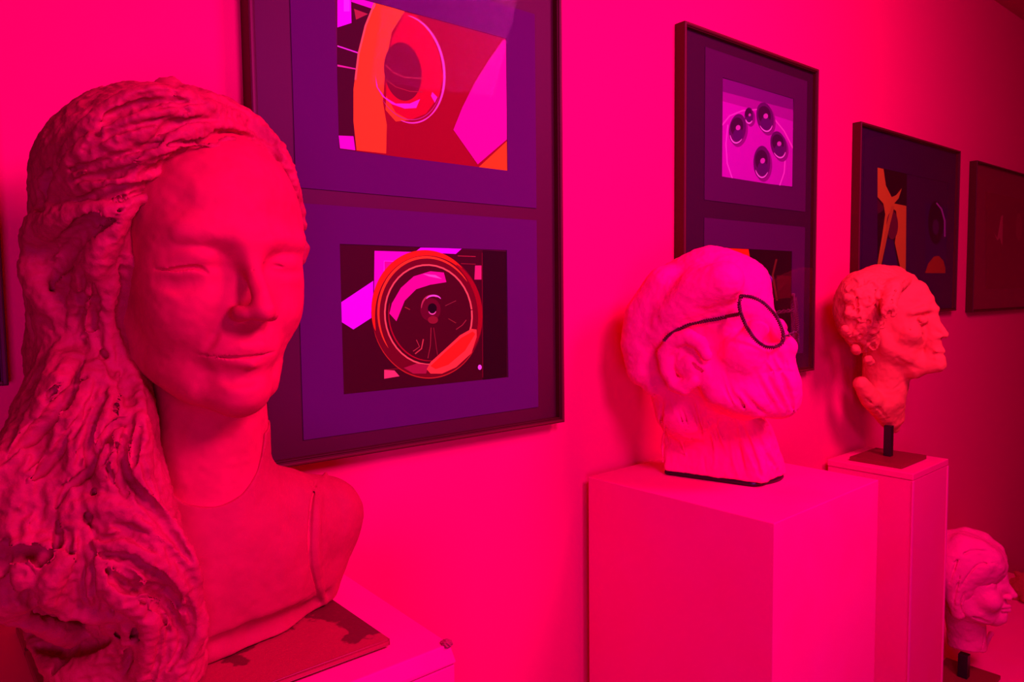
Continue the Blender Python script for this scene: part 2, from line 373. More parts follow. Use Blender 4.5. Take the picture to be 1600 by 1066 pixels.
# ---------------------------------------------------------------- sculpting toolkit (signed distance volume -> mesh)
def vnoise(P, f, seed=0):
    Q = P * f; I = np.floor(Q).astype(np.int64); T = Q - I; T = T * T * (3 - 2 * T)
    out = np.zeros(len(P))
    for dx in (0, 1):
        for dy in (0, 1):
            for dz in (0, 1):
                h = ((I[:, 0] + dx) * 73856093) ^ ((I[:, 1] + dy) * 19349663) ^ ((I[:, 2] + dz) * 83492791) ^ (seed * 2654435 + 12345)
                h = (h ^ (h >> 13)) * 1274126177 & 0x7fffffff; h = (h ^ (h >> 11)) & 0xffff
                w = (T[:, 0] if dx else 1 - T[:, 0]) * (T[:, 1] if dy else 1 - T[:, 1]) * (T[:, 2] if dz else 1 - T[:, 2])
                out += w * (h / 65535.0)
    return out * 2 - 1
def catmull(pts, step):
    pts = [np.array(p, float) for p in pts]
    if len(pts) < 3: 
        n = max(2, int(np.linalg.norm(pts[1][:2] - pts[0][:2]) / step)); return [pts[0] + (pts[1] - pts[0]) * i / n for i in range(n + 1)]
    out = []
    for i in range(len(pts) - 1):
        p0 = pts[max(0, i - 1)]; p1 = pts[i]; p2 = pts[i + 1]; p3 = pts[min(len(pts) - 1, i + 2)]
        n = max(2, int(np.linalg.norm(p2[:2] - p1[:2]) / step))
        for k in range(n):
            t = k / n
            out.append(0.5 * ((2 * p1) + (-p0 + p2) * t + (2 * p0 - 5 * p1 + 4 * p2 - p3) * t * t + (-p0 + 3 * p1 - 3 * p2 + p3) * t ** 3))
    out.append(pts[-1]); return out

S_DEEP = 1.0
class Sculpt:
    def __init__(s, lo, hi, h):
        s.lo = np.array(lo, float); s.h = h
        s.n = np.ceil((np.array(hi) - s.lo) / h).astype(int) + 1
        s.F = np.full(s.n, 0.03, np.float32)
        s.ax = [s.lo[i] + np.arange(s.n[i]) * h for i in range(3)]
        s.frame(np.eye(3), np.zeros(3), 1.0)
    def frame(s, Mx, o, sc):
        s.Mx = np.array(Mx); s.o = np.array(o, float); s.sc = sc
    def w(s, p): return s.o + s.sc * (s.Mx @ np.array(p, float))
    def sub(s, lo, hi):
        a = np.clip(np.floor((lo - s.lo) / s.h).astype(int), 0, s.n); b = np.clip(np.ceil((hi - s.lo) / s.h).astype(int) + 1, 0, s.n)
        return tuple(slice(a[i], b[i]) for i in range(3))
    def grid(s, sl): return [s.ax[i][sl[i]].astype(np.float32).reshape([-1 if j == i else 1 for j in range(3)]) for i in range(3)]
    def comb(s, sl, d, k, op):
        a = s.F[sl]
        if op == 'add': h = np.maximum(k - np.abs(a - d), 0) / k; s.F[sl] = np.minimum(a, d) - h * h * k * 0.25
        elif op == 'cut': h = np.maximum(k - np.abs(a + d), 0) / k; s.F[sl] = np.maximum(a, -d) + h * h * k * 0.25
    def ell(s, c, r, k=0.01, op='add', rot=None, world=False):
        c = np.array(c, float) if world else s.w(c); sc = 1 if world else s.sc
        r = np.array(r, float) * sc; Mx = np.eye(3) if world else s.Mx
        if rot is not None: Mx = Mx @ rot
        pad = k + 0.012; R = r.max() + pad; sl = s.sub(c - R, c + R)
        if 0 in s.F[sl].shape: return
        X, Y, Z = s.grid(sl); X = X - c[0]; Y = Y - c[1]; Z = Z - c[2]
        q = [(Mx[0, i] * X + Mx[1, i] * Y + Mx[2, i] * Z) for i in range(3)]
        k0 = np.sqrt(sum((q[i] / r[i]) ** 2 for i in range(3))); k1 = np.sqrt(sum((q[i] / r[i] ** 2) ** 2 for i in range(3))) + 1e-9
        s.comb(sl, k0 * (k0 - 1) / k1, k, op)
    def cap(s, pts, rad, k=0.006, op='add', world=False):
        P = [np.array(p, float) if world else s.w(p) for p in pts]; sc = 1 if world else s.sc
        rad = [r * sc for r in (rad if isinstance(rad, (list, tuple, np.ndarray)) else [rad] * len(P))]
        pad = max(rad) + k + 0.004
        A = np.array(P); sl = s.sub(A.min(0) - pad, A.max(0) + pad)
        if 0 in s.F[sl].shape: return
        d = np.full(s.F[sl].shape, 0.03, np.float32); off = [sl[i].start for i in range(3)]
        for i in range(len(P) - 1):
            a, b = P[i], P[i + 1]; pd = max(rad[i], rad[i + 1]) + k + 0.003
            ss = s.sub(np.minimum(a, b) - pd, np.maximum(a, b) + pd)
            if any(ss[j].stop <= ss[j].start for j in range(3)): continue
            loc = tuple(slice(ss[j].start - off[j], ss[j].stop - off[j]) for j in range(3))
            X, Y, Z = s.grid(ss); ab = b - a; L = ab @ ab + 1e-12
            t = np.clip(((X - a[0]) * ab[0] + (Y - a[1]) * ab[1] + (Z - a[2]) * ab[2]) / L, 0, 1)
            dd = np.sqrt((X - a[0] - t * ab[0]) ** 2 + (Y - a[1] - t * ab[1]) ** 2 + (Z - a[2] - t * ab[2]) ** 2) - (rad[i] + t * (rad[i + 1] - rad[i]))
            if dd.shape != d[loc].shape: continue
            d[loc] = np.minimum(d[loc], dd)
        s.comb(sl, d, k, op)
    def plane_cut(s, p, n, k=0.003, world=True):
        """remove everything on the side n points to"""
        p = np.array(p, float); n = np.array(n, float); n /= np.linalg.norm(n)
        X, Y, Z = s.grid(tuple(slice(0, s.n[i]) for i in range(3)))
        d = (X - p[0]) * n[0] + (Y - p[1]) * n[1] + (Z - p[2]) * n[2]
        h = np.maximum(k - np.abs(s.F - d), 0) / k; s.F = np.maximum(s.F, d).astype(np.float32) + (h * h * k * 0.25).astype(np.float32)
    def hit(s, px, py):
        d = ray(px, py); c = (s.lo + s.ax_hi()) / 2; dist = (c - CO) @ d; half = np.linalg.norm(s.ax_hi() - s.lo) / 2
        t = np.arange(max(0.02, dist - half), dist + half, s.h * 0.6)
        P = CO + t[:, None] * d; I = np.round((P - s.lo) / s.h).astype(int)
        ok = np.all((I >= 0) & (I < s.n), axis=1); t = t[ok]; I = I[ok]
        if len(t) == 0: return None
        v = s.F[I[:, 0], I[:, 1], I[:, 2]]
        neg = np.nonzero(v < 0)[0]
        if len(neg):
            i = neg[0]
            if i == 0: return t[0], True
            fa, fb = s.tri(CO + t[i - 1] * d), s.tri(CO + t[i] * d)
            if fb > 0 and i + 1 < len(t): i += 1; fa, fb = fb, s.tri(CO + t[i] * d)
            w = fa / (fa - fb) if fa * fb < 0 else 0.5
            return t[i - 1] + (t[i] - t[i - 1]) * w, True
        return t[np.argmin(v)], False
    def tri(s, p):
        q = (p - s.lo) / s.h; i = np.clip(np.floor(q).astype(int), 0, s.n - 2); f = q - i
        c = s.F[i[0]:i[0] + 2, i[1]:i[1] + 2, i[2]:i[2] + 2]
        c = c[0] * (1 - f[0]) + c[1] * f[0]; c = c[0] * (1 - f[1]) + c[1] * f[1]; return float(c[0] * (1 - f[2]) + c[1] * f[2])
    def ax_hi(s): return s.lo + (s.n - 1) * s.h
    def stroke(s, pts, r, off=0.0, k=0.004, op='add', step=7):
        """lay a tool mark on the surface where the sculptor's line runs; off > 0 sinks it in"""
        C = catmull(pts, step); T = []; G = []
        for p in C:
            q = s.hit(p[0], p[1]); T.append(q[0] if q else np.nan); G.append(q is not None and q[1])
        T = np.array(T); G = np.array(G)
        if G.sum() == 0: 
            if np.isnan(T).all(): return []
        else:
            idx = np.nonzero(G)[0]; T = np.interp(np.arange(len(T)), idx, T[idx])
        if len(T) > 4:
            Q = np.stack([np.roll(T, q) for q in (-2, -1, 0, 1, 2)]); md = np.median(Q, 0); T[2:-2] = md[2:-2]
            for _ in range(8): T[1:-1] = (T[:-2] + 2 * T[1:-1] + T[2:]) / 4
        W = [CO + ray(p[0], p[1]) * (t + off) for p, t in zip(C, T)]
        n = len(W); rr = [max(0.0006, r * min(1.0, 0.35 + 2.2 * min(i, n - 1 - i) / n)) for i in range(n)]
        s.cap(W, rr, k, op, world=True)
        return W
    def groove(s, pts, r, depth=None, k=0.003): return s.stroke(pts, r, off=(-r * 0.3 if depth is None else depth * S_DEEP - r) , k=k, op='cut') 
    def ridge(s, pts, r, rise=None, k=0.005): return s.stroke(pts, r, off=(r * 0.4 if rise is None else r - rise * S_DEEP), k=k)
    def mesh(s, name, noise=(), smooth=0):
        F = s.F; S = F < 0
        n = s.n
        c = [S[dx:n[0] - 1 + dx, dy:n[1] - 1 + dy, dz:n[2] - 1 + dz] for dx in (0, 1) for dy in (0, 1) for dz in (0, 1)]
        tot = sum(a.astype(np.int8) for a in c); act = (tot > 0) & (tot < 8)
        I = np.argwhere(act); idx = np.full(act.shape, -1, np.int64); idx[act] = np.arange(len(I))
        cs = [(dx, dy, dz) for dx in (0, 1) for dy in (0, 1) for dz in (0, 1)]
        V = np.stack([F[I[:, 0] + a, I[:, 1] + b, I[:, 2] + d] for (a, b, d) in cs], 1)
        acc = np.zeros((len(I), 3)); cnt = np.zeros(len(I))
        for i in range(8):
            for j in range(i + 1, 8):
                dd = [abs(cs[i][q] - cs[j][q]) for q in range(3)]
                if sum(dd) != 1: continue
                a = V[:, i]; b = V[:, j]; m = (a < 0) != (b < 0); t = np.where(m, a / np.where(m, a - b, 1), 0)
                pt = np.array(cs[i])[None] + t[:, None] * (np.array(cs[j]) - np.array(cs[i]))[None]
                acc[m] += pt[m]; cnt[m] += 1
        P = s.lo + (I + acc / cnt[:, None]) * s.h
        faces = []
        for ax in range(3):
            o = [q for q in range(3) if q != ax]
            sl0 = [slice(1, n[q] - 1) for q in range(3)]; sl1 = list(sl0)
            sl0[ax] = slice(0, n[ax] - 1); sl1[ax] = slice(1, n[ax])
            A = S[tuple(sl0)]; B = S[tuple(sl1)]; E = np.argwhere(A != B)
            if len(E) == 0: continue
            fl = A[E[:, 0], E[:, 1], E[:, 2]]
            base = E.copy(); base[:, o[0]] += 1; base[:, o[1]] += 1
            def cell(u, v):
                q = base.copy(); q[:, o[0]] -= u; q[:, o[1]] -= v; return idx[q[:, 0], q[:, 1], q[:, 2]]
            Q = np.stack([cell(0, 0), cell(1, 0), cell(1, 1), cell(0, 1)], 1)
            if ax == 1: fl = ~fl
            Q[~fl] = Q[~fl][:, ::-1]; faces.append(Q)
        Q = np.concatenate(faces)
        def normals(P):
            fn = np.cross(P[Q[:, 2]] - P[Q[:, 0]], P[Q[:, 3]] - P[Q[:, 1]]); N = np.zeros_like(P)
            for q in range(4): 
                for a in range(3): N[:, a] += np.bincount(Q[:, q], fn[:, a], len(P))
            return N / (np.linalg.norm(N, axis=1)[:, None] + 1e-12)
        def lap(P):
            A = np.zeros_like(P); c2 = np.zeros(len(P))
            for q in range(4):
                a = Q[:, q]; b = Q[:, (q + 1) % 4]
                for ax in range(3): A[:, ax] += np.bincount(a, P[b, ax], len(P)) + np.bincount(b, P[a, ax], len(P))
                c2 += np.bincount(a, minlength=len(P)) + np.bincount(b, minlength=len(P))
            return A / np.maximum(c2, 1)[:, None]
        for _ in range(1 + smooth): P = P * 0.5 + lap(P) * 0.5
        N = normals(P)
        for (amp, f, seed, kind) in noise:
            v = vnoise(P, f, seed)
            if kind == 'ridge': v = 0.5 - np.abs(v) * 2
            if kind == 'stretch': v = vnoise(P * np.array([1, 1, 0.25]), f, seed)
            P = P + N * (amp * v)[:, None]
        if noise: P = P * 0.7 + lap(P) * 0.3
        me = bpy.data.meshes.new(name)
        me.vertices.add(len(P)); me.vertices.foreach_set('co', P.astype(np.float32).ravel())
        me.loops.add(len(Q) * 4); me.loops.foreach_set('vertex_index', Q.astype(np.int32).ravel())
        me.polygons.add(len(Q)); me.polygons.foreach_set('loop_start', np.arange(len(Q), dtype=np.int32) * 4)
        me.polygons.foreach_set('loop_total', np.full(len(Q), 4, np.int32)) if hasattr(me.polygons[0], 'loop_total') and False else None
        me.polygons.foreach_set('use_smooth', np.ones(len(Q), bool))
        me.update(calc_edges=True); me.validate()
        return me

def rotm(yaw, pitch=0, roll=0):
    c, s = math.cos(yaw), math.sin(yaw); Z = np.array([[c, -s, 0], [s, c, 0], [0, 0, 1]])
    c, s = math.cos(pitch), math.sin(pitch); X = np.array([[1, 0, 0], [0, c, -s], [0, s, c]])
    c, s = math.cos(roll), math.sin(roll); Y = np.array([[c, 0, s], [0, 1, 0], [-s, 0, c]])
    return Z @ X @ Y
def offset_mesh(me, o):
    n = len(me.vertices); a = np.zeros(n * 3, np.float32); me.vertices.foreach_get('co', a)
    a = a.reshape(-1, 3) - np.array(o, np.float32); me.vertices.foreach_set('co', a.ravel()); me.update()

def skull(S):
    """common head volumes; origin between the eyes' level at ear axis, face towards -y"""
    S.ell((0, 0.022, 0.040), (0.074, 0.092, 0.082), 0.02)
    S.ell((0, -0.030, 0.040), (0.066, 0.056, 0.066), 0.02)      # forehead
    S.ell((0, -0.030, -0.038), (0.060, 0.054, 0.078), 0.02)     # mid face
    for sx in (-1, 1):
        S.cap([(sx * 0.058, 0.012, -0.030), (sx * 0.050, -0.005, -0.075), (sx * 0.026, -0.052, -0.100), (0, -0.068, -0.106)], [0.014, 0.015, 0.016, 0.014], 0.022)

# ================================================================ BUST 1 : woman with long hair
bust1 = thing('portrait_bust', 'red clay bust of a woman with long tousled hair and closed eyes, in the foreground', 'sculpture', (0.177, 0.70, CAMZ - 0.32))
O1 = np.array([0.177, 0.70, CAMZ - 0.32])
H1 = 0.00105
S = Sculpt((0.06, 0.54, 1.178), (0.37, 0.82, 1.69), H1)
S.frame(rotm(math.radians(7), math.radians(2), math.radians(2.5)), (0.193, 0.682, 1.531), 1.03)
skull(S)
S.cap([(0.045, -0.070, 0.022), (0.014, -0.083, 0.016)], [0.008, 0.008], 0.02)
S.cap([(-0.045, -0.070, 0.022), (-0.014, -0.083, 0.016)], [0.008, 0.008], 0.02)
for sx in (-1, 1):
    S.ell((sx * 0.031, -0.095, 0.001), (0.018, 0.013, 0.012), 0.014, 'cut')
    S.ell((sx * 0.031, -0.0640, -0.009), (0.020, 0.0150, 0.010), 0.006)
    S.ell((sx * 0.031, -0.0645, 0.003), (0.021, 0.0172, 0.013), 0.0025)
    S.ell((sx * 0.035, -0.056, -0.036), (0.022, 0.019, 0.026), 0.022)
    S.ell((sx * 0.050, -0.028, 0.000), (0.0165, 0.034, 0.055), 0.02)
S.cap([(0, -0.080, 0.012), (0, -0.091, -0.006), (0, -0.104, -0.026), (0, -0.108, -0.036)], [0.0065, 0.0065, 0.0075, 0.0095], 0.013)
for sx in (-1, 1): S.ell((sx * 0.0125, -0.095, -0.040), (0.0062, 0.011, 0.0062), 0.009)
for sx in (-1, 1): S.ell((sx * 0.006, -0.101, -0.0485), (0.0035, 0.006, 0.003), 0.002, 'cut')
S.ell((0, -0.074, -0.070), (0.030, 0.018, 0.020), 0.012)     # mouth mound
S.cap([(-0.023, -0.079, -0.069), (-0.008, -0.0895, -0.066), (0, -0.0895, -0.067), (0.008, -0.0895, -0.066), (0.023, -0.079, -0.069)], [0.002, 0.0036, 0.0034, 0.0036, 0.002], 0.005)
S.cap([(-0.019, -0.081, -0.077), (0, -0.089, -0.080), (0.019, -0.081, -0.077)], [0.0025, 0.0052, 0.0025], 0.0025)
S.ell((0, -0.073, -0.103), (0.020, 0.017, 0.017), 0.014)     # chin
# neck and chest
S.frame(np.eye(3), (0, 0, 0), 1)
S.cap([(0.195, 0.715, 1.50), (0.196, 0.700, 1.42), (0.192, 0.700, 1.35), (0.19, 0.700, 1.30)], [0.048, 0.052, 0.056, 0.062], 0.02)
S.cap([(0.14, 0.70, 1.262), (0.20, 0.700, 1.268), (0.262, 0.705, 1.272), (0.309, 0.708, 1.268)], [0.055, 0.060, 0.052, 0.040], 0.03)
S.cap([(0.15, 0.685, 1.25), (0.22, 0.690, 1.24), (0.285, 0.712, 1.235)], [0.062, 0.058, 0.042], 0.03)
S.cap([(0.15, 0.690, 1.20), (0.22, 0.700, 1.20), (0.272, 0.712, 1.20)], [0.062, 0.060, 0.042], 0.03)
me = None
# the clay features are drawn in with a tool
S.groove([(243, 421), (262, 422), (285, 420), (305, 418), (318, 422), (325, 428)], 0.0021, 0.0029, k=0.0012)
S.groove([(396, 423), (401, 419), (412, 415), (427, 415), (441, 417)], 0.0020, 0.0034, k=0.0012)
S.groove([(312, 554), (335, 556), (360, 558), (385, 557), (408, 554), (429, 550)], 0.0016, 0.0024, k=0.0010)
S.groove([(345, 590), (380, 592), (415, 588)], 0.006, 0.0016, k=0.006)
S.groove([(341, 510), (330, 530), (316, 550)], 0.004, 0.0010, k=0.004)
S.groove([(240, 440), (280, 447), (315, 440)], 0.006, 0.0012, k=0.006)
# garment neckline step and arm cut
S.stroke([(335, 1008), (380, 998), (430, 980), (475, 958), (512, 930)], 0.011, off=-0.004, k=0.012, op='cut')
S.plane_cut((0, 0, CAMZ - 0.3128), (0, 0, -1))
S.plane_cut((0.3485, 0.70, 1.285), (1.0, -0.05, 0.10), 0.004)
S.plane_cut((0.318, 0.66, 1.195), (0.86, -0.10, -0.46), 0.006)
me = S.mesh('head_and_chest', [(0.0007, 60, 1, 'n'), (0.00035, 170, 2, 'n')])
offset_mesh(me, O1)
link('head_and_chest', me, M['clay'], bust1)

# garment: a thin shell over the chest with a round neckline
G = Sculpt((0.06, 0.54, 1.178), (0.37, 0.82, 1.38), H1)
off = np.round((G.lo - S.lo) / H1).astype(int)
G.F = S.F[off[0]:off[0] + G.n[0], off[1]:off[1] + G.n[1], off[2]:off[2] + G.n[2]].copy() - 0.0022
G.n = np.array(G.F.shape)
G.ax = [G.lo[i] + np.arange(G.n[i]) * H1 for i in range(3)]
G.ell((0.180, 0.625, 1.392), (0.064, 0.085, 0.074), 0.001, 'cut', world=True)
G.ell((0.195, 0.690, 1.42), (0.070, 0.085, 0.062), 0.001, 'cut', world=True)
G.stroke([(505, 735), (490, 765), (484, 830), (486, 890), (500, 940)], 0.0022, off=0.0022 * 0.3, k=0.002, op='cut')
G.ridge([(509, 740), (495, 790), (492, 850), (496, 900), (508, 945)], 0.004, 0.0012, k=0.004)
G.plane_cut((0, 0, CAMZ - 0.3128), (0, 0, -1))
me = G.mesh('garment', [(0.0008, 55, 3, 'n'), (0.0003, 170, 4, 'n')])
offset_mesh(me, O1)
link('garment', me, M['garment_clay'], bust1)

# hair
S_DEEP = 1.5
h2 = 0.0016
S = Sculpt((-0.03, 0.53, 1.181), (0.325, 0.86, 1.715), h2)
S.ell((0.178, 0.722, 1.575), (0.108, 0.105, 0.112), 0.02, world=True)
S.ell((0.155, 0.700, 1.600), (0.088, 0.092, 0.084), 0.02, world=True)
S.ell((0.120, 0.735, 1.52), (0.058, 0.070, 0.085), 0.02, world=True)
S.ell((0.250, 0.735, 1.53), (0.042, 0.060, 0.085), 0.02, world=True)
# falling mass on the left of the picture
S.cap([at(130, 470, .715), at(135, 560, .705), at(120, 660, .69), at(105, 760, .675), at(110, 860, .665), at(130, 935, .665)], [0.034, 0.036, 0.048, 0.058, 0.062, 0.056], 0.03, world=True)
S.cap([at(190, 560, .69), at(190, 660, .66), at(195, 760, .64), at(215, 850, .625), at(245, 950, .625), at(262, 1045, .625)], [0.018, 0.024, 0.030, 0.034, 0.032, 0.030], 0.03, world=True)
S.cap([at(40, 860, .68), at(60, 940, .68), at(80, 950, .70)], [0.040, 0.036, 0.03], 0.02, world=True)
S.cap([(0.12, 0.78, 1.45), (0.13, 0.775, 1.35), (0.13, 0.765, 1.21)], [0.06, 0.065, 0.06], 0.03, world=True)
S.cap([at(150, 1000, .66), at(150, 1052, .66)], [0.030, 0.034], 0.02, world=True)
# clear the face
S.ell((0.212, 0.590, 1.525), (0.090, 0.112, 0.100), 0.004, 'cut', world=True)
S.cap([(0.186, 0.588, 1.545), (0.190, 0.583, 1.43)], [0.080, 0.066], 0.006, 'cut', world=True)
S.ell(at(15, 1050, .60), (0.060, 0.12, 0.034), 0.01, 'cut', world=True)
# silhouette locks
R_ = S.ridge
def px_cap(pts, r, k=0.008): S.cap([at(*p) for p in pts], r, k, world=True)
px_cap([(243, 148, .70), (256, 137, .70), (268, 136, .70), (285, 147, .70)], [0.006, 0.009, 0.009, 0.006], 0.004)
px_cap([(300, 150, .69), (350, 166, .68), (395, 194, .675), (428, 232, .675), (448, 268, .68), (458, 305, .685)], [0.007, 0.009, 0.010, 0.010, 0.009, 0.008], 0.012)
px_cap([(458, 300, .69), (468, 330, .69), (473, 354, .69)], [0.006, 0.006, 0.005]); px_cap([(470, 372, .69), (475, 388, .69), (470, 405, .69), (464, 425, .69)], [0.004, 0.0065, 0.005, 0.004], 0.004)
px_cap([(150, 320, .66), (100, 335, .67), (62, 356, .69), (52, 372, .70)], [0.010, 0.014, 0.012, 0.008], 0.012)
px_cap([(56, 372, .70), (60, 410, .70), (72, 450, .70), (95, 490, .70), (112, 505, .70)], [0.008, 0.010, 0.012, 0.012, 0.010], 0.010)
px_cap([(110, 510, .70), (85, 545, .715), (78, 575, .715)], [0.014, 0.013, 0.011], 0.008)
px_cap([(130, 560, .69), (95, 590, .69), (66, 605, .70)], [0.014, 0.012, 0.008], 0.008)
px_cap([(70, 612, .70), (66, 640, .70), (50, 662, .70), (34, 678, .70)], [0.006, 0.005, 0.004, 0.0025], 0.004)
px_cap([(110, 620, .67), (60, 690, .66), (10, 750, .65), (-30, 800, .65)], [0.014, 0.018, 0.020, 0.020], 0.012)
px_cap([(20, 840, .64), (25, 880, .64), (10, 930, .64)], [0.016, 0.020, 0.018], 0.010)
px_cap([(0, 955, .64), (45, 972, .64), (90, 985, .645), (120, 995, .65)], [0.006, 0.007, 0.009, 0.010], 0.008)
# strands laid one over the other
random.seed(77)
FAM = [
 ([(400, 182), (330, 154), (250, 154), (170, 185), (104, 244), (70, 300)], [(398, 250), (340, 262), (270, 290), (200, 318), (130, 342), (84, 372)], 26, (7, 11.5)),
 ([(402, 178), (440, 225), (462, 285), (470, 345)], [(410, 256), (436, 280), (454, 320), (462, 380)], 6, (3.5, 5)),
 ([(215, 328), (180, 345), (130, 372), (88, 420), (66, 470)], [(176, 400), (172, 440), (165, 500), (150, 540), (130, 572)], 14, (5, 8)),
 ([(178, 420), (176, 480), (184, 540), (200, 590)], [(150, 430), (140, 500), (145, 560), (150, 600)], 5, (4, 6)),
 ([(112, 505), (80, 585), (45, 670), (5, 750)], [(200, 570), (214, 650), (224, 760), (285, 870)], 26, (6.5, 12)),
 ([(25, 770), (8, 840), (20, 930)], [(232, 780), (288, 868), (312, 950), (296, 1050)], 22, (7, 12)),
 ([(100, 800), (78, 870), (76, 940)], [(200, 880), (236, 935), (250, 990), (240, 1060)], 12, (5, 8))]
for A, B_, n, (ra, rb) in FAM:
    CA = catmull(A, 6); CB = catmull(B_, 6)
    order = [(i + random.random()) / n for i in range(n)]; random.shuffle(order)
    for u in order:
        a0 = random.uniform(0, .35); a1 = min(1.0, a0 + random.uniform(.45, .8)); ph = random.uniform(0, 6.28); am = random.uniform(1, 5); pts = []
        for q in range(9):
            t = a0 + (a1 - a0) * q / 8
            pa = CA[min(len(CA) - 1, int(t * (len(CA) - 1)))]; pb = CB[min(len(CB) - 1, int(t * (len(CB) - 1)))]
            p = pa * (1 - u) + pb * u; wv = am * math.sin(ph + q * 0.9)
            pts.append((p[0] + wv, p[1] + wv * .6))
        hq = S.hit(*pts[4])
        if not hq or not hq[1]: continue
        r = random.uniform(ra, rb) / 1000
        S.ridge(pts, r, random.uniform(.0018, .0032), k=0.0014)
S.ell((0.212, 0.590, 1.525), (0.090, 0.112, 0.100), 0.002, 'cut', world=True)
S.cap([(0.186, 0.588, 1.545), (0.190, 0.583, 1.43)], [0.080, 0.066], 0.002, 'cut', world=True)
# broad locks
S.ridge([(215, 318), (165, 330), (112, 343), (70, 360), (42, 380)], 0.014, 0.005, k=0.003)
S.ridge([(48, 385), (52, 420), (68, 455), (92, 490), (108, 520)], 0.012, 0.004, k=0.003)
S.ridge([(196, 345), (172, 372), (150, 410), (140, 450), (150, 490)], 0.013, 0.005, k=0.003)
S.cap([at(22, 430, .72), at(34, 478, .72), at(50, 520, .72), at(46, 548, .72)], [0.006, 0.010, 0.009, 0.005], 0.004, 'cut', world=True)
for pts, r, rise in [
    ([(300, 150), (240, 150), (180, 172), (135, 212), (95, 262)], 0.010, 0.004),
    ([(330, 165), (260, 180), (205, 205), (150, 225), (105, 262), (80, 300)], 0.009, 0.004),
    ([(385, 205), (330, 195), (280, 212), (240, 235), (190, 250), (130, 262)], 0.009, 0.004),
    ([(410, 235), (360, 225), (320, 240), (290, 262), (230, 280), (160, 286), (110, 300)], 0.008, 0.004),
    ([(440, 262), (400, 245), (350, 250), (300, 280), (240, 305), (190, 315), (130, 328)], 0.007, 0.004),
    ([(250, 300), (200, 322), (150, 345), (118, 372), (100, 410), (92, 450)], 0.008, 0.004),
    ([(212, 325), (180, 352), (160, 390), (150, 430), (150, 470)], 0.010, 0.004),
    ([(170, 480), (180, 520), (190, 552), (203, 585), (214, 610), (212, 650), (208, 690), (216, 744), (235, 780), (262, 815), (288, 862), (305, 896), (311, 946), (318, 980), (310, 1020), (290, 1060)], 0.006, 0.003),
    ([(150, 560), (165, 600), (175, 640), (140, 690), (115, 730), (110, 790)], 0.009, 0.004),
    ([(205, 640), (185, 680), (170, 730), (150, 770)], 0.008, 0.004),
    ([(94, 800), (150, 788), (185, 800), (225, 815), (268, 850), (293, 882)], 0.011, 0.005),
    ([(144, 845), (198, 853), (252, 890), (288, 937), (306, 977), (290, 1030), (270, 1062)], 0.010, 0.005),
    ([(166, 878), (182, 925), (225, 955), (236, 985), (228, 1036), (220, 1066)], 0.009, 0.005),
    ([(75, 938), (83, 900), (105, 876), (120, 850)], 0.008, 0.004),
    ([(72, 938), (103, 955), (150, 962), (185, 965)], 0.007, 0.004),
    ([(60, 700), (40, 760), (20, 800), (10, 830)], 0.009, 0.004),
    ([(225, 700), (222, 640), (216, 600)], 0.004, 0.002)]:
    R_(pts, r, rise, k=0.004)
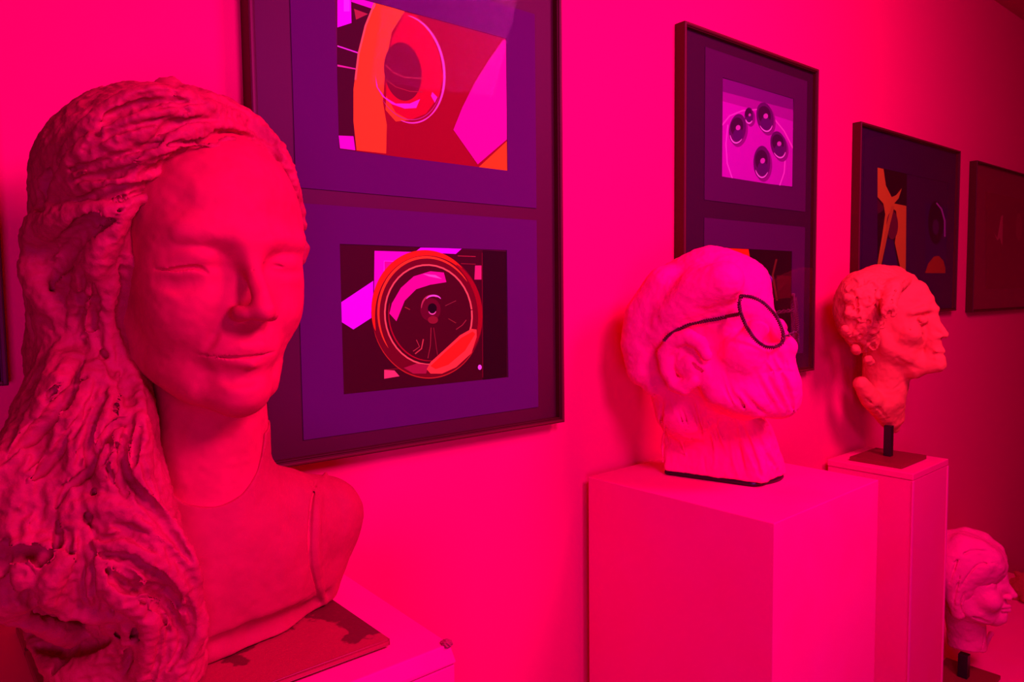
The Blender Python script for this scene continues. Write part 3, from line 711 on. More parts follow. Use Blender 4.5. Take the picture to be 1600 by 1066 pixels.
for pts, r, dep in [
    ([(289, 158), (240, 160), (188, 178), (143, 216)], 0.0045, 0.005),
    ([(293, 173), (225, 192), (180, 204), (131, 234)], 0.004, 0.004),
    ([(338, 186), (270, 194), (240, 224), (210, 239), (158, 256), (113, 264)], 0.005, 0.006),
    ([(394, 216), (349, 209), (308, 226), (287, 250), (278, 267)], 0.0045, 0.006),
    ([(430, 250), (395, 228), (350, 225)], 0.003, 0.003), ([(445, 280), (425, 252), (400, 240)], 0.002, 0.003),
    ([(214, 250), (180, 270), (150, 273), (120, 282)], 0.005, 0.006),
    ([(293, 270), (240, 290), (195, 291), (158, 300), (120, 316)], 0.005, 0.006),
    ([(368, 256), (398, 257), (422, 265), (440, 284), (450, 310), (458, 342)], 0.0014, 0.002),
    ([(222, 326), (172, 338), (136, 356), (112, 380), (96, 408), (87, 438), (82, 465)], 0.010, 0.013),
    ([(80, 268), (70, 298), (68, 330)], 0.007, 0.009), ([(60, 300), (60, 330)], 0.005, 0.006),
    ([(131, 455), (128, 470)], 0.005, 0.007), ([(145, 440), (150, 470), (142, 510), (132, 530)], 0.003, 0.004),
    ([(165, 548), (158, 562)], 0.004, 0.005),
    ([(131, 566), (113, 608), (83, 648), (53, 680), (15, 718)], 0.0055, 0.007),
    ([(143, 620), (116, 670), (78, 722), (42, 757)], 0.004, 0.005), ([(95, 600), (75, 622)], 0.003, 0.004),
    ([(150, 655), (140, 700), (146, 733), (105, 762), (90, 800)], 0.0045, 0.006),
    ([(205, 655), (172, 672), (155, 708)], 0.004, 0.005), ([(160, 585), (160, 640)], 0.0023, 0.002), ([(150, 590), (147, 632)], 0.0023, 0.002), ([(172, 590), (178, 630)], 0.0023, 0.002),
    ([(182, 695), (197, 744), (227, 780), (263, 828), (298, 878)], 0.0045, 0.005),
    ([(150, 763), (143, 796), (134, 824)], 0.004, 0.006), ([(94, 812), (90, 850), (80, 885)], 0.004, 0.006),
    ([(143, 823), (158, 843), (203, 838), (240, 862)], 0.0035, 0.004), ([(150, 868), (200, 872), (250, 905), (280, 935)], 0.0045, 0.005),
    ([(105, 825), (115, 900), (125, 950)], 0.0027, 0.003), ([(124, 825), (130, 900), (139, 953)], 0.0027, 0.003), ([(139, 835), (146, 900), (152, 953)], 0.0026, 0.003),
    ([(11, 838), (30, 866), (66, 870), (58, 905)], 0.009, 0.012), ([(40, 890), (45, 930), (62, 952)], 0.007, 0.010), ([(0, 850), (5, 900)], 0.006, 0.007),
    ([(158, 872), (188, 914), (250, 922), (288, 955)], 0.005, 0.006), ([(236, 925), (270, 962), (285, 1000), (262, 1050)], 0.003, 0.004),
    ([(180, 988), (215, 985), (232, 1000)], 0.006, 0.010), ([(205, 1000), (198, 1050)], 0.005, 0.007), ([(120, 1003), (100, 1040), (90, 1060)], 0.007, 0.010),
    ([(290, 930), (300, 975), (292, 1010)], 0.0022, 0.003), ([(60, 1010), (110, 1018), (170, 1000)], 0.006, 0.006),
    ([(250, 985), (246, 1030), (238, 1064)], 0.002, 0.003), ([(262, 985), (260, 1030), (252, 1060)], 0.002, 0.002)]:
    S.groove(pts, r, dep)
random.seed(11)
HAIRFLOW = [[(300, 150), (180, 180), (100, 260)], [(400, 215), (250, 240), (100, 290)], [(440, 265), (300, 290), (140, 330)], [(200, 330), (130, 370), (95, 450)],
            [(165, 400), (160, 470), (170, 540)], [(180, 560), (150, 660), (110, 780)], [(120, 600), (60, 690), (10, 760)], [(215, 640), (200, 740), (270, 850)],
            [(160, 800), (240, 830), (300, 900)], [(170, 880), (240, 930), (290, 1030)], [(110, 810), (120, 880), (140, 950)], [(60, 760), (40, 820), (20, 900)], [(240, 960), (240, 1010), (225, 1060)]]
for f in HAIRFLOW:
    for q in range(7):
        dx, dy = random.uniform(-32, 32), random.uniform(-24, 24)
        a = random.uniform(0, .45); C = catmull(f, 10); i0 = int(a * len(C)); i1 = i0 + int(random.uniform(.25, .5) * len(C))
        seg = [(p[0] + dx + random.uniform(-2, 2), p[1] + dy + random.uniform(-2, 2)) for p in C[i0:i1:3]]
        if len(seg) < 3: continue
        hq = S.hit(*seg[0])
        if not hq or not hq[1]: continue
        if random.random() < .6: S.groove(seg, random.uniform(.0022, .0034), random.uniform(.002, .0030), k=0.0015)
        else: S.ridge(seg, random.uniform(.002, .004), random.uniform(.0015, .0025), k=0.002)
S.plane_cut((0, 0, CAMZ - 0.3128), (0, 0, -1))
me = S.mesh('hair', [(0.0014, 45, 5, 'n'), (0.0011, 130, 6, 'ridge'), (0.0008, 300, 7, 'n')])
S_DEEP = 1.0
offset_mesh(me, O1)
link('hair', me, M['hair_clay'], bust1)
# base board
bm = bmesh.new(); box(bm, (-0.127, -0.135, 0.0002), (0.129, 0.129, 0.0065), 0.0012)
bmesh.ops.subdivide_edges(bm, edges=bm.edges[:], cuts=3)
random.seed(5)
for v in bm.verts:
    if abs(v.co.x) > 0.12 or abs(v.co.y) > 0.12: v.co.x += random.uniform(-.0008, .0008); v.co.y += random.uniform(-.0008, .0008)
bp = bm_obj('base_board', bm, M['old_plate'], bust1); bp.rotation_euler = (0, 0, 0.03)

# ================================================================ heads on the right: shared detail
def mid(head, px, py):
    """point of the head's middle plane seen at a pixel, in head coordinates"""
    Mx, o, sc = head; p = at_plane(px, py, o, Mx[:, 0]); return Mx.T @ (p - o) / sc
def inset(p, c, r):
    v = np.array(c) - p; return p + v / np.linalg.norm(v) * r
def profile_chain(S, head, pts, r, k, cen, side=0.0):
    P = [inset(mid(head, *q), cen, rr * 1.0) for q, rr in zip(pts, r)]
    S.cap([p + np.array([side, 0, 0]) for p in P], list(r), k)

# ================================================================ BUST 2 : bearded man with wire glasses
bust2 = thing('portrait_bust', 'white plaster bust of a bearded man wearing wire glasses', 'sculpture', (1.07, 0.70, CAMZ - 0.315))
O2 = np.array([1.07, 0.70, CAMZ - 0.315])
M2 = rotm(math.radians(10), 0, 0)
o2 = at(1118, 510, 0.700)
hd2 = (M2, o2, 1.18)
def side(head, px, py, x):
    """point of the sagittal plane at local x seen at a pixel, in head coordinates"""
    Mx, o, sc = head; q = o + Mx[:, 0] * x * sc; p = at_plane(px, py, q, Mx[:, 0]); return Mx.T @ (p - o) / sc
S = Sculpt((0.86, 0.49, 1.183), (1.30, 0.885, 1.63), 0.0019)
# neck
S.cap([at(1110, 650, .725), at(1112, 690, .72), at(1120, 730, .715)], [0.070, 0.080, 0.088], 0.03, world=True)
S.cap([at(1070, 620, .74), at(1066, 660, .74), at(1066, 735, .74)], [0.036, 0.045, 0.052], 0.02, world=True)
S.cap([at(1175, 680, .67), at(1184, 735, .68)], [0.035, 0.045], 0.02, world=True)
S.plane_cut((0.966, 0.80, 1.2), (-0.93, -0.28, 0.02), 0.01)
S.plane_cut((0.98, 0.628, 1.19), (-0.22, -0.97, -0.02), 0.012)
S.plane_cut((1.150, 0.66, 1.19), (0.97, -0.08, 0.10), 0.012)
S.frame(M2, o2, 0.94)
skull(S)
S.frame(*hd2)
C2 = np.array([0, 0, -0.02])
profile_chain(S, hd2, [(1119, 394), (1147, 402), (1171, 417), (1186, 437), (1199, 468), (1208, 488)], [0.040, 0.036, 0.030, 0.024, 0.018, 0.014], 0.03, np.array([0, 0.01, -0.01]))
profile_chain(S, hd2, [(1119, 394), (1090, 400), (1050, 424), (1015, 452), (992, 490)], [0.05, 0.05, 0.05, 0.05, 0.05], 0.03, np.array([0, 0.01, 0.02]))
for sx in (-1, 1):
    S.ell((sx * 0.032, -0.098, -0.002), (0.018, 0.016, 0.013), 0.012, 'cut')
    S.ell((sx * 0.031, -0.071, -0.002), (0.016, 0.015, 0.013), 0.006)
    S.ell((sx * 0.042, -0.056, -0.035), (0.026, 0.028, 0.026), 0.02)
profile_chain(S, hd2, [(1212, 500), (1221, 512), (1234, 526), (1246, 543)], [0.011, 0.010, 0.0115, 0.0105], 0.010, C2)
for sx in (-1, 1): S.ell(mid(hd2, 1236, 546) + np.array([sx * 0.012, 0.012, 0]), (0.007, 0.011, 0.008), 0.006)
# moustache and beard
S.cap([mid(hd2, 1085, 560), mid(hd2, 1165, 590), mid(hd2, 1200, 600)], [0.060, 0.056, 0.040], 0.02)
S.cap([mid(hd2, 1060, 570), mid(hd2, 1075, 640)], [0.050, 0.046], 0.02)
profile_chain(S, hd2, [(1237, 556), (1239, 578), (1244, 600), (1243, 616), (1243, 636)], [0.016, 0.018, 0.020, 0.020, 0.018], 0.014, np.array([0, 0.0, -0.08]))
for sx in (-1, 1):
    a = mid(hd2, 1235, 585); b = mid(hd2, 1238, 625)
    S.cap([a + [sx * .006, .016, 0], a + [sx * .026, .026, -.012], a + [sx * .040, .045, -.03]], [0.014, 0.014, 0.010], 0.012)
    S.cap([b + [sx * .01, .018, 0], b + [sx * .034, .035, -.002], b + [sx * .056, .075, .01], (sx * .066, -0.01, -.05)], [0.019, 0.019, 0.018, 0.012], 0.02)
S.frame(np.eye(3), (0, 0, 0), 1)
# hair roll at the back and the cap of hair
S.frame(*hd2)
for sx in (-1, 1):
    rr = [.030, .034, .034, .028, .018]
    P = [side(hd2, *q, -0.045) for q in [(1040, 450), (1014, 495), (1008, 540), (1010, 575), (1024, 600)]]
    S.cap([p * np.array([-sx, 1, 1]) for p in P], rr, 0.015)
    P = [side(hd2, *q, -0.060) for q in [(1130, 440), (1090, 455), (1055, 490), (1035, 520)]]
    S.cap([p * np.array([1 if sx < 0 else -0.2, 1, 1]) for p in P], [.026, .028, .026, .020], 0.02)
    P = [side(hd2, *q, -0.078) for q in [(1054, 602), (1041, 580), (1040, 552), (1052, 533), (1074, 526), (1095, 536), (1104, 556)]]
    S.cap([p * np.array([-sx, 1, 1]) for p in P], [.007, .009, .011, .011, .011, .009, .007], 0.004)
    P = [side(hd2, *q, -0.074) for q in [(1054, 602), (1068, 606), (1085, 594)]]
    S.cap([p * np.array([-sx, 1, 1]) for p in P], [.010, .011, .008], 0.004)
    P = side(hd2, 1074, 564, -0.070); S.ell(P * np.array([-sx, 1, 1]), (.012, .020, .024), .006)
S.frame(np.eye(3), (0, 0, 0), 1)
S.groove([(1062, 560), (1072, 552), (1084, 560)], 0.0035, 0.0035, k=0.004)
S.groove([(1080, 566), (1090, 577), (1100, 582)], 0.0045, 0.008, k=0.002)
S.groove([(1024, 605), (1023, 622), (1027, 632)], 0.002, 0.004)
random.seed(8)
for (a, b) in [((1200, 560), (1235, 630)), ((1215, 555), (1242, 600)), ((1190, 580), (1225, 645)), ((1150, 610), (1200, 660)), ((1180, 670), (1218, 740)), ((1160, 660), (1190, 740)),
               ((1120, 640), (1140, 700)), ((1040, 630), (1046, 700)), ((1060, 640), (1080, 720)), ((1100, 660), (1108, 730)), ((1195, 665), (1222, 730)), ((1130, 590), (1150, 640)), ((1040, 660), (1036, 720)),
               ((1080, 625), (1095, 690)), ((1145, 680), (1160, 745)), ((1225, 590), (1240, 640))]:
    for q in range(3):
        dx = random.uniform(-9, 9); dy = random.uniform(-9, 9)
        pts = [(a[0] + dx, a[1] + dy), ((a[0] + b[0]) / 2 + dx + random.uniform(-5, 5), (a[1] + b[1]) / 2 + dy), (b[0] + dx, b[1] + dy)]
        hq = S.hit(*pts[0])
        if not (hq and hq[1]): continue
        (S.groove if q != 1 else S.ridge)(pts, random.uniform(.002, .0035), .0018, k=0.003)
S.groove([(1228, 562), (1232, 578)], .002, .003, k=.002); S.groove([(1195, 583), (1222, 580), (1240, 582)], .0022, .0022, k=.003)
S.plane_cut((0, 0, CAMZ - 0.3075), (0, 0, -1))
WEAR2 = S
me = S.mesh('head_and_neck', [(0.0010, 55, 21, 'n'), (0.0008, 120, 22, 'n'), (0.0004, 280, 23, 'n')])
offset_mesh(me, O2); link('head_and_neck', me, M['plaster'], bust2)
# dark rubber-like rim the neck stands on
B = Sculpt((0.86, 0.53, 1.180), (1.26, 0.87, 1.20), 0.0018)
B.cap([at(1118, 745, .72), at(1120, 765, .72)], [0.080, 0.086], 0.03, world=True)
B.cap([at(1075, 720, .74), at(1072, 755, .74)], [0.045, 0.051], 0.02, world=True)
B.cap([at(1175, 720, .67), at(1184, 755, .68)], [0.037, 0.045], 0.02, world=True)
B.plane_cut((0.966, 0.80, 1.2), (-0.93, -0.28, 0.02), 0.01); B.plane_cut((0.98, 0.628, 1.19), (-0.22, -0.97, -0.02), 0.01); B.plane_cut((1.149, 0.66, 1.19), (0.97, -0.08, 0.10), 0.01)
B.plane_cut((0, 0, CAMZ - 0.3145), (0, 0, -1)); B.plane_cut((0, 0, CAMZ - 0.3065), (0, 0, 1))
me = B.mesh('base_rim'); offset_mesh(me, O2); link('base_rim', me, M['black_metal'], bust2)

def wire_tube(bm, P, r, twist=0.0, ph=0.0, amp=0.0, seg=6):
    P = [np.array(p, float) for p in P]; rings = []; L = 0
    for i, p in enumerate(P):
        t = P[min(i + 1, len(P) - 1)] - P[max(i - 1, 0)]; t = t / (np.linalg.norm(t) + 1e-9)
        if i: L += np.linalg.norm(p - P[i - 1])
        u = np.cross(t, (0.13, 0.21, 0.97)); u /= np.linalg.norm(u); v = np.cross(t, u)
        a = twist * L + ph; c = p + amp * (math.cos(a) * u + math.sin(a) * v)
        rings.append([bm.verts.new(c + r * (math.cos(2 * math.pi * j / seg) * u + math.sin(2 * math.pi * j / seg) * v)) for j in range(seg)])
    for a, b in zip(rings, rings[1:]):
        for j in range(seg): bm.faces.new((a[j], a[(j + 1) % seg], b[(j + 1) % seg], b[j]))
    bm.faces.new(rings[0][::-1]); bm.faces.new(rings[-1])
def twisted(name, P, parent, O, r=0.0011, amp=0.0013):
    bm = bmesh.new()
    for k in range(3): wire_tube(bm, P, r, 650, k * 2.1, amp * (0.8 + 0.3 * k))
    bmesh.ops.translate(bm, verts=bm.verts[:], vec=Vector(-np.array(O)))
    return bm_obj(name, bm, M['wire'], parent, True)
glasses = link('wire_glasses', bpy.data.meshes.new('wire_glasses'), None, bust2)
def lens_pts(pts, side):
    """near lens lies in a plane in front of the eye, wrapped a little round the face"""
    n = M2 @ np.array([side * 0.42, -0.90, 0.0]); p = o2 + 1.18 * (M2 @ np.array([side * 0.034, -0.098, 0]))
    return [at_plane(q[0], q[1], p, n) for q in pts]
near = catmull([(1158, 463), (1174, 464), (1190, 472), (1204, 484), (1215, 499), (1222, 515), (1224, 530), (1219, 539), (1205, 543), (1190, 539), (1175, 524), (1164, 506), (1157, 488), (1155, 473), (1158, 463)], 3)
NL = lens_pts([(p[0], p[1]) for p in near], -1)
bmx = bmesh.new()
for k in range(3): wire_tube(bmx, NL, 0.0013, 560, k * 2.1, 0.0024)
# far lens: mirror image of the near one across the middle of the face
loc = [M2.T @ (p - o2) for p in NL]
FL = [o2 + M2 @ np.array([-l[0] , l[1], l[2]]) for l in loc]
for k in range(3): wire_tube(bmx, FL, 0.0013, 560, k * 2.1, 0.0024)
mi = int(len(NL) * 0.33)
inner_n = max(range(len(loc)), key=lambda i: loc[i][0]); 
br = [NL[inner_n], (NL[inner_n] + FL[inner_n]) / 2 + M2 @ np.array([0, -0.006, 0.006]), FL[inner_n]]
wire_tube(bmx, [np.array(p) for p in catmull(br, 0.002)], 0.0016, 650, 0, 0.001)
def on_surface(px, py, out=0.0015):
    q = WEAR2.hit(px, py); return CO + ray(px, py) * (q[0] - out)
tp = catmull([(1158, 490), (1140, 494), (1118, 499), (1095, 503), (1075, 508), (1058, 516), (1045, 524), (1037, 533)], 3)
TP = [on_surface(p[0], p[1]) for p in tp]
T_ = np.array(TP)
for _ in range(4): T_[1:-1] = (T_[:-2] + T_[1:-1] * 2 + T_[2:]) / 4
outer = NL[min(range(len(loc)), key=lambda i: (near[i][0] - 1158) ** 2 + (near[i][1] - 490) ** 2)]
TP = [outer] + [outer * (1 - i / 8) + T_[8] * (i / 8) for i in range(1, 8)] + list(T_[8:])
for k in range(3): wire_tube(bmx, TP, 0.0013, 560, k * 2.1, 0.0024)
FT = [o2 + M2 @ (np.array([-1, 1, 1]) * (M2.T @ (p - o2))) for p in TP]
for k in range(3): wire_tube(bmx, FT, 0.0013, 560, k * 2.1, 0.0024)
bmesh.ops.translate(bmx, verts=bmx.verts[:], vec=Vector(-O2)); bmx.to_mesh(glasses.data); bmx.free()
glasses.data.materials.append(M['wire'])

# ================================================================ BUST 3 : curly-haired woman on a post
def post_and_plate(root, cx, cy, ztop, zbase, plate, rz, pr=0.008, off=(0, 0)):
    """local to root (root sits at plate centre on the plinth)"""
    bm = bmesh.new(); box(bm, (-plate[0] / 2, -plate[1] / 2, 0.0002), (plate[0] / 2, plate[1] / 2, 0.010), 0.001)
    bm_obj('base_plate', bm, M['steel_plate'], root)
    bm = bmesh.new(); box(bm, (off[0] - pr, off[1] - pr, 0.0102), (off[0] + pr, off[1] + pr, ztop - zbase), 0.001)
    bm_obj('post', bm, M['black_metal'], root)
bust3 = thing('portrait_bust', 'terracotta bust of an old woman with curly hair, mounted on a dark post', 'sculpture', (1.80, 0.775, CAMZ - 0.415), 0.03)
O3 = np.array([1.80, 0.775, CAMZ - 0.415])
post_and_plate(bust3, 1.80, 0.775, CAMZ - 0.33, CAMZ - 0.415, (0.150, 0.120), 0.03, 0.0085)
M3 = rotm(math.radians(12), math.radians(0), 0)
o3 = at(1392, 500, 0.775)
hd3 = (M3, o3, 1.0)
def post_profile(S, hd, prof, cen):
    for pts, r, k in prof: profile_chain(S, hd, pts, r, k, cen)
S = Sculpt((1.58, 0.58, 1.13), (2.02, 0.885, 1.60), 0.0021)
S.frame(M3, o3, 0.97)
hd3 = (M3, o3, 0.97)
S.ell((0, 0.012, 0.030), (0.072, 0.085, 0.080), 0.02)
S.ell((0, -0.028, -0.030), (0.058, 0.052, 0.072), 0.02)
for sx in (-1, 1): S.cap([(sx * 0.056, 0.012, -0.030), (sx * 0.048, -0.005, -0.070), (sx * 0.026, -0.046, -0.092), (0, -0.062, -0.098)], [0.014, 0.016, 0.016, 0.014], 0.02)
c3 = np.array([0, 0.0, 0.0])
profile_chain(S, hd3, [(1405, 424), (1425, 436), (1445, 443), (1458, 461), (1467, 480)], [0.035, 0.035, 0.032, 0.026, 0.014], 0.025, c3)
profile_chain(S, hd3, [(1461, 492), (1466, 501), (1474, 513), (1482, 525)], [0.009, 0.009, 0.0105, 0.0085], 0.008, c3)
for sx in (-1, 1):
    S.ell(mid(hd3, 1461, 500) + np.array([sx * 0.034, -0.002, 0]), (0.019, 0.020, 0.013), 0.008, 'cut')
    S.ell(mid(hd3, 1447, 500) + np.array([sx * 0.031, 0.004, 0]), (0.014, 0.013, 0.011), 0.003)
    S.cap([mid(hd3, 1465, 484) + [sx * .008, .008, 0], mid(hd3, 1458, 482) + [sx * .03, .012, 0], mid(hd3, 1446, 488) + [sx * .05, .022, 0]], [.007, .008, .006], .01)
    S.ell((sx * 0.040, -0.052, -0.032), (0.022, 0.024, 0.022), 0.015)
    S.ell(mid(hd3, 1470, 526) + np.array([sx * 0.011, 0.006, 0]), (0.0065, 0.010, 0.0065), 0.005)
profile_chain(S, hd3, [(1471, 538), (1474, 547), (1472, 558), (1474, 567), (1475, 575)], [0.014, 0.012, 0.012, 0.012, 0.013], 0.010, np.array([0, 0, -0.05]))
S.cap([mid(hd3, 1452, 500), mid(hd3, 1455, 532), mid(hd3, 1456, 556), mid(hd3, 1458, 570)], [.020, .015, .014, .015], .010)
S.cap([mid(hd3, 1475, 550) + [-.016, .014, .002], mid(hd3, 1476, 549) + [0, .003, 0], mid(hd3, 1475, 550) + [.016, .014, .002]], [.004, .005, .004], .004)
S.cap([mid(hd3, 1475, 559) + [-.014, .014, .0], mid(hd3, 1475, 559) + [0, .003, 0], mid(hd3, 1475, 559) + [.014, .014, .0]], [.004, .005, .004], .004)
profile_chain(S, hd3, [(1474, 574), (1460, 580), (1440, 589)], [0.016, 0.020, 0.026], 0.015, np.array([0, 0, -0.04]))
# neck and V-shaped shoulders
S.frame(np.eye(3), (0, 0, 0), 1)
S.cap([at(1385, 545, .785), at(1384, 590, .79), at(1382, 620, .79), at(1393, 650, .785), at(1396, 668, .785)], [0.052, 0.052, 0.048, 0.030, 0.014], 0.02, world=True)
S.cap([at(1345, 600, .80), at(1362, 625, .79), at(1390, 662, .785)], [0.018, 0.024, 0.014], 0.02, world=True)
S.groove([(1450, 553), (1462, 555), (1474, 556)], .0018, .004, k=.001)
S.groove([(1455, 535), (1448, 548), (1443, 560)], .0035, .002, k=.004)
S.groove([(1430, 500), (1438, 503), (1446, 501)], .0022, .003, k=.001); S.groove([(1427, 494), (1437, 493), (1447, 496)], .002, .002, k=.002)
S.groove([(1418, 515), (1436, 520), (1448, 530)], .003, .0015, k=.004)
S.groove([(1402, 560), (1420, 572), (1440, 578)], .004, .002, k=.005)
S.groove([(1350, 620), (1375, 640), (1392, 665)], .0035, .002, k=.003); S.groove([(1395, 610), (1410, 600), (1422, 592)], .003, .002, k=.004)
me = S.mesh('head_and_neck', [(0.0012, 60, 31, 'n'), (0.0008, 140, 32, 'n')])
offset_mesh(me, O3); ob = link('head_and_neck', me, M['terracotta'], bust3)
ob.rotation_euler = (0, 0, -0.03)
S = Sculpt((1.54, 0.60, 1.28), (1.97, 0.885, 1.62), 0.0021)
S.cap([at(1395, 436, .775), at(1372, 444, .775), at(1348, 458, .78), at(1340, 480, .785)], [0.032, 0.046, 0.052, 0.052], 0.02, world=True)
S.cap([at(1345, 470, .775), at(1340, 505, .78), at(1350, 530, .79)], [0.048, 0.044, 0.034], 0.02, world=True)
S.cap([at(1415, 438, .74), at(1395, 450, .71), at(1388, 480, .70)], [0.014, 0.018, 0.016], 0.02, world=True)
S.cap([at(1405, 424, .775), at(1424, 434, .76), at(1432, 440, .75)], [0.008, 0.009, 0.006], 0.01, world=True)
random.seed(21)
for i in range(46):
    x = random.uniform(1318, 1394); y = random.uniform(440, 552)
    if x > 1375 and y > 520: continue
    if x < 1330 and y > 535: continue
    q = S.hit(x, y)
    r0 = random.uniform(5, 8)
    pts = [(x + r0 * math.cos(a + i), y + r0 * 1.1 * math.sin(a + i)) for a in np.linspace(0, 4.2, 6)]
    if q and q[1]: S.ridge(pts, random.uniform(.0035, .006), .004, k=.002)
for a, b, c in [((1384, 440), (1365, 462), (1372, 500)), ((1350, 440), (1338, 470), (1345, 500)), ((1395, 470), (1388, 500), (1398, 520)), ((1330, 470), (1335, 500), (1330, 525)), ((1420, 437), (1398, 455), (1392, 475))]:
    S.groove([a, b, c], .0035, .005)
for p in [(1342, 522), (1363, 540), (1336, 500), (1372, 520), (1355, 500)]: S.groove([p, (p[0] + 3, p[1] + 5)], .005, .009)
for p in [(1314, 515), (1330, 545), (1350, 562), (1320, 490), (1318, 465)]: S.cap([at(p[0] + 6, p[1], .775), at(p[0] + 9, p[1] + 4, .775)], .010, .005, world=True)
me = S.mesh('hair', [(0.0015, 60, 33, 'n'), (0.0010, 150, 34, 'ridge')])
offset_mesh(me, O3); ob = link('hair', me, M['terracotta'], bust3); ob.rotation_euler = (0, 0, -0.03)

# ================================================================ BUST 4 : pale profile head, lower right
bust4 = thing('portrait_bust', 'pale pink profile head on a dark post, low at the right edge', 'sculpture', (2.005, 0.665, CAMZ - 1.0), 0.05)
O4 = np.array([2.005, 0.665, CAMZ - 1.0])
post_and_plate(bust4, 0, 0, 0.57, 0.50, (0.150, 0.125), 0, 0.0110)
M4 = rotm(math.radians(14), 0, 0)
o4 = at(1512, 905, 0.665); hd4 = (M4, o4, 1.02)
S = Sculpt((1.82, 0.48, 0.51), (2.28, 0.88, 1.02), 0.0020)
S.frame(*hd4)
S.ell((0, 0.020, 0.030), (0.072, 0.088, 0.078), 0.02)
S.ell((0, -0.026, -0.030), (0.056, 0.050, 0.066), 0.02)
for sx in (-1, 1): S.cap([(sx * 0.054, 0.012, -0.030), (sx * 0.046, -0.005, -0.064), (sx * 0.022, -0.046, -0.080), (0, -0.060, -0.084)], [0.014, 0.015, 0.014, 0.012], 0.02)
c4 = np.array([0, 0, 0.0])
profile_chain(S, hd4, [(1502, 832), (1522, 838), (1545, 851), (1560, 866), (1567, 885), (1568, 900)], [0.04, 0.04, 0.034, 0.026, 0.020, 0.014], 0.02, c4)
profile_chain(S, hd4, [(1569, 903), (1574, 913), (1582, 923), (1590, 932)], [0.010, 0.010, 0.010, 0.008], 0.010, c4)
for sx in (-1, 1):
    S.cap([mid(hd4, 1562, 893), mid(hd4, 1562, 915)], [.012, .014], .012)
    S.ell(mid(hd4, 1566, 908) + np.array([sx * 0.031, 0, 0]), (0.015, 0.013, 0.010), 0.010, 'cut')
    S.ell(mid(hd4, 1552, 908) + np.array([sx * 0.030, 0.004, 0]), (0.014, 0.012, 0.010), 0.005)
    S.ell((sx * 0.038, -0.052, -0.030), (0.022, 0.022, 0.022), 0.015)
    S.ell(mid(hd4, 1578, 933) + np.array([sx * 0.010, 0.004, 0]), (0.006, 0.009, 0.006), 0.005)
profile_chain(S, hd4, [(1573, 941), (1577, 948), (1573, 957), (1575, 964), (1574, 971), (1563, 975)], [0.011, 0.010, 0.009, 0.011, 0.013, 0.014], 0.008, np.array([0, 0, -0.05]))
S.cap([mid(hd4, 1577, 948) + [-.014, .012, .001], mid(hd4, 1579, 948) + [0, .003, 0], mid(hd4, 1577, 948) + [.014, .012, .001]], [.0035, .005, .0035], .003)
S.cap([mid(hd4, 1577, 954) + [-.012, .012, .0], mid(hd4, 1579, 954) + [0, .003, 0], mid(hd4, 1577, 954) + [.012, .012, .0]], [.0035, .005, .0035], .003)
S.frame(np.eye(3), (0, 0, 0), 1)
S.cap([at(1506, 950, .672), at(1510, 985, .672), at(1511, 1040, .672)], [0.046, 0.044, 0.045], 0.02, world=True)
S.plane_cut(at(1512, 1022, .65), (-0.15, -0.1, -1), 0.004)
S.cap([at(1549, 990, .635), at(1541, 1005, .635), at(1536, 1018, .635)], [0.006, 0.006, 0.004], 0.003, world=True)
S.groove([(1546, 978), (1538, 992), (1533, 1018)], .002, .004, k=.001)
S.groove([(1556, 948), (1568, 950), (1578, 951)], .0015, .003, k=.001)
S.groove([(1540, 915), (1552, 912), (1562, 909)], .002, .002, k=.002)
S.groove([(1498, 958), (1520, 962), (1545, 974)], .004, .003, k=.004)
me = S.mesh('head_and_neck', [(0.001, 60, 41, 'n'), (0.0006, 150, 42, 'n')])
offset_mesh(me, O4); ob = link('head_and_neck', me, M['pale_plaster'], bust4); ob.rotation_euler = (0, 0, -0.05)
S = Sculpt((1.80, 0.46, 0.60), (2.30, 0.885, 1.04), 0.0020)
S.frame(*hd4)
S.ell((0, 0.030, 0.034), (0.080, 0.092, 0.082), 0.02)
S.ell((0, -0.022, 0.050), (0.068, 0.060, 0.054), 0.02)
S.frame(np.eye(3), (0, 0, 0), 1)
S.frame(*hd4)
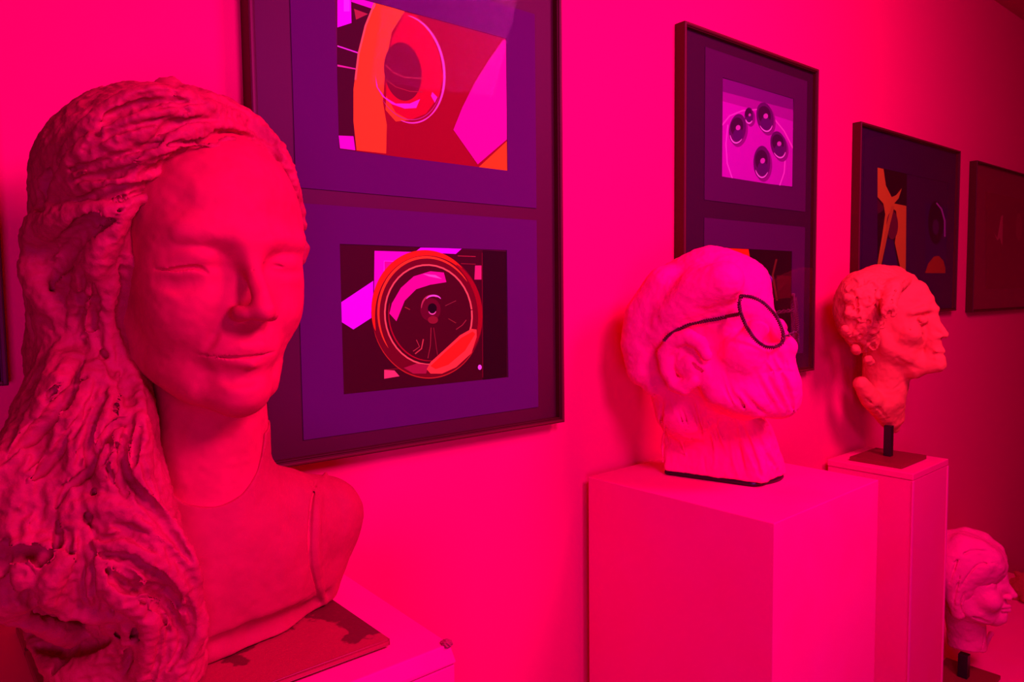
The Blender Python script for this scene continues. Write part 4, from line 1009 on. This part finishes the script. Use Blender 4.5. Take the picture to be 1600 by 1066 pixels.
for sx in (-1, 1):
    P = [side(hd4, *q, -0.035) for q in [(1505, 850), (1530, 858), (1552, 872), (1560, 884)]]
    S.cap([p * np.array([-sx, 1, 1]) for p in P], [.022, .022, .016, .008], .02)
    P = [side(hd4, *q, -0.050) for q in [(1500, 870), (1496, 905), (1494, 935), (1497, 958)]]
    S.cap([p * np.array([-sx, 1, 1]) for p in P], [.026, .026, .024, .016], .02)
    P = [side(hd4, *q, -0.055) for q in [(1545, 884), (1530, 896), (1514, 905), (1508, 925)]]
    S.cap([p * np.array([-sx, 1, 1]) for p in P], [.012, .013, .014, .012], .01)
S.frame(np.eye(3), (0, 0, 0), 1)
for a, b, c in [((1555, 880), (1525, 885), (1500, 920)), ((1530, 860), (1500, 870), (1484, 910)), ((1500, 900), (1492, 930), (1490, 955)), ((1545, 862), (1515, 862), (1490, 880)), ((1508, 925), (1500, 945), (1505, 960))]:
    S.groove([a, b, c], .0022, .0025)
me = S.mesh('hair', [(0.0014, 50, 43, 'stretch'), (0.0008, 120, 44, 'n')])
offset_mesh(me, O4); ob = link('hair', me, M['pale_plaster'], bust4); ob.rotation_euler = (0, 0, -0.05)

# ================================================================ BUST 5 : dark curly head almost out of the picture
bust5 = thing('portrait_bust', 'dark red rough curly head cut off by the right edge, behind the pale profile head', 'sculpture', (2.46, 0.71, CAMZ - 1.0))
O5 = np.array([2.46, 0.71, CAMZ - 1.0])
S = Sculpt((2.28, 0.55, 0.495), (2.68, 0.88, 0.90), 0.0027)
c5 = at(1614, 925, 0.715)
S.cap([c5, c5 + np.array([-.01, 0, -.05])], [0.082, 0.066], 0.02, world=True)
S.cap([c5 + np.array([-.02, 0, -.07]), c5 * np.array([1, 1, 0]) + np.array([-.035, 0, .57]), c5 * np.array([1, 1, 0]) + np.array([-.03, 0, .50])], [0.052, 0.030, 0.028], 0.02, world=True)
random.seed(4)
for i in range(150):
    d = np.array([random.gauss(0, 1) for _ in range(3)]); d /= np.linalg.norm(d)
    c = c5 + d * 0.078
    S.cap([c, c + np.array([random.uniform(-.015, .015) for _ in range(3)])], random.uniform(.007, .012), .006, world=True)
S.plane_cut((0, 0, 0.5005), (0, 0, -1))
me = S.mesh('head', [(0.002, 60, 51, 'n'), (0.001, 150, 52, 'ridge')])
offset_mesh(me, O5); link('head', me, M['dark_terracotta'], bust5)
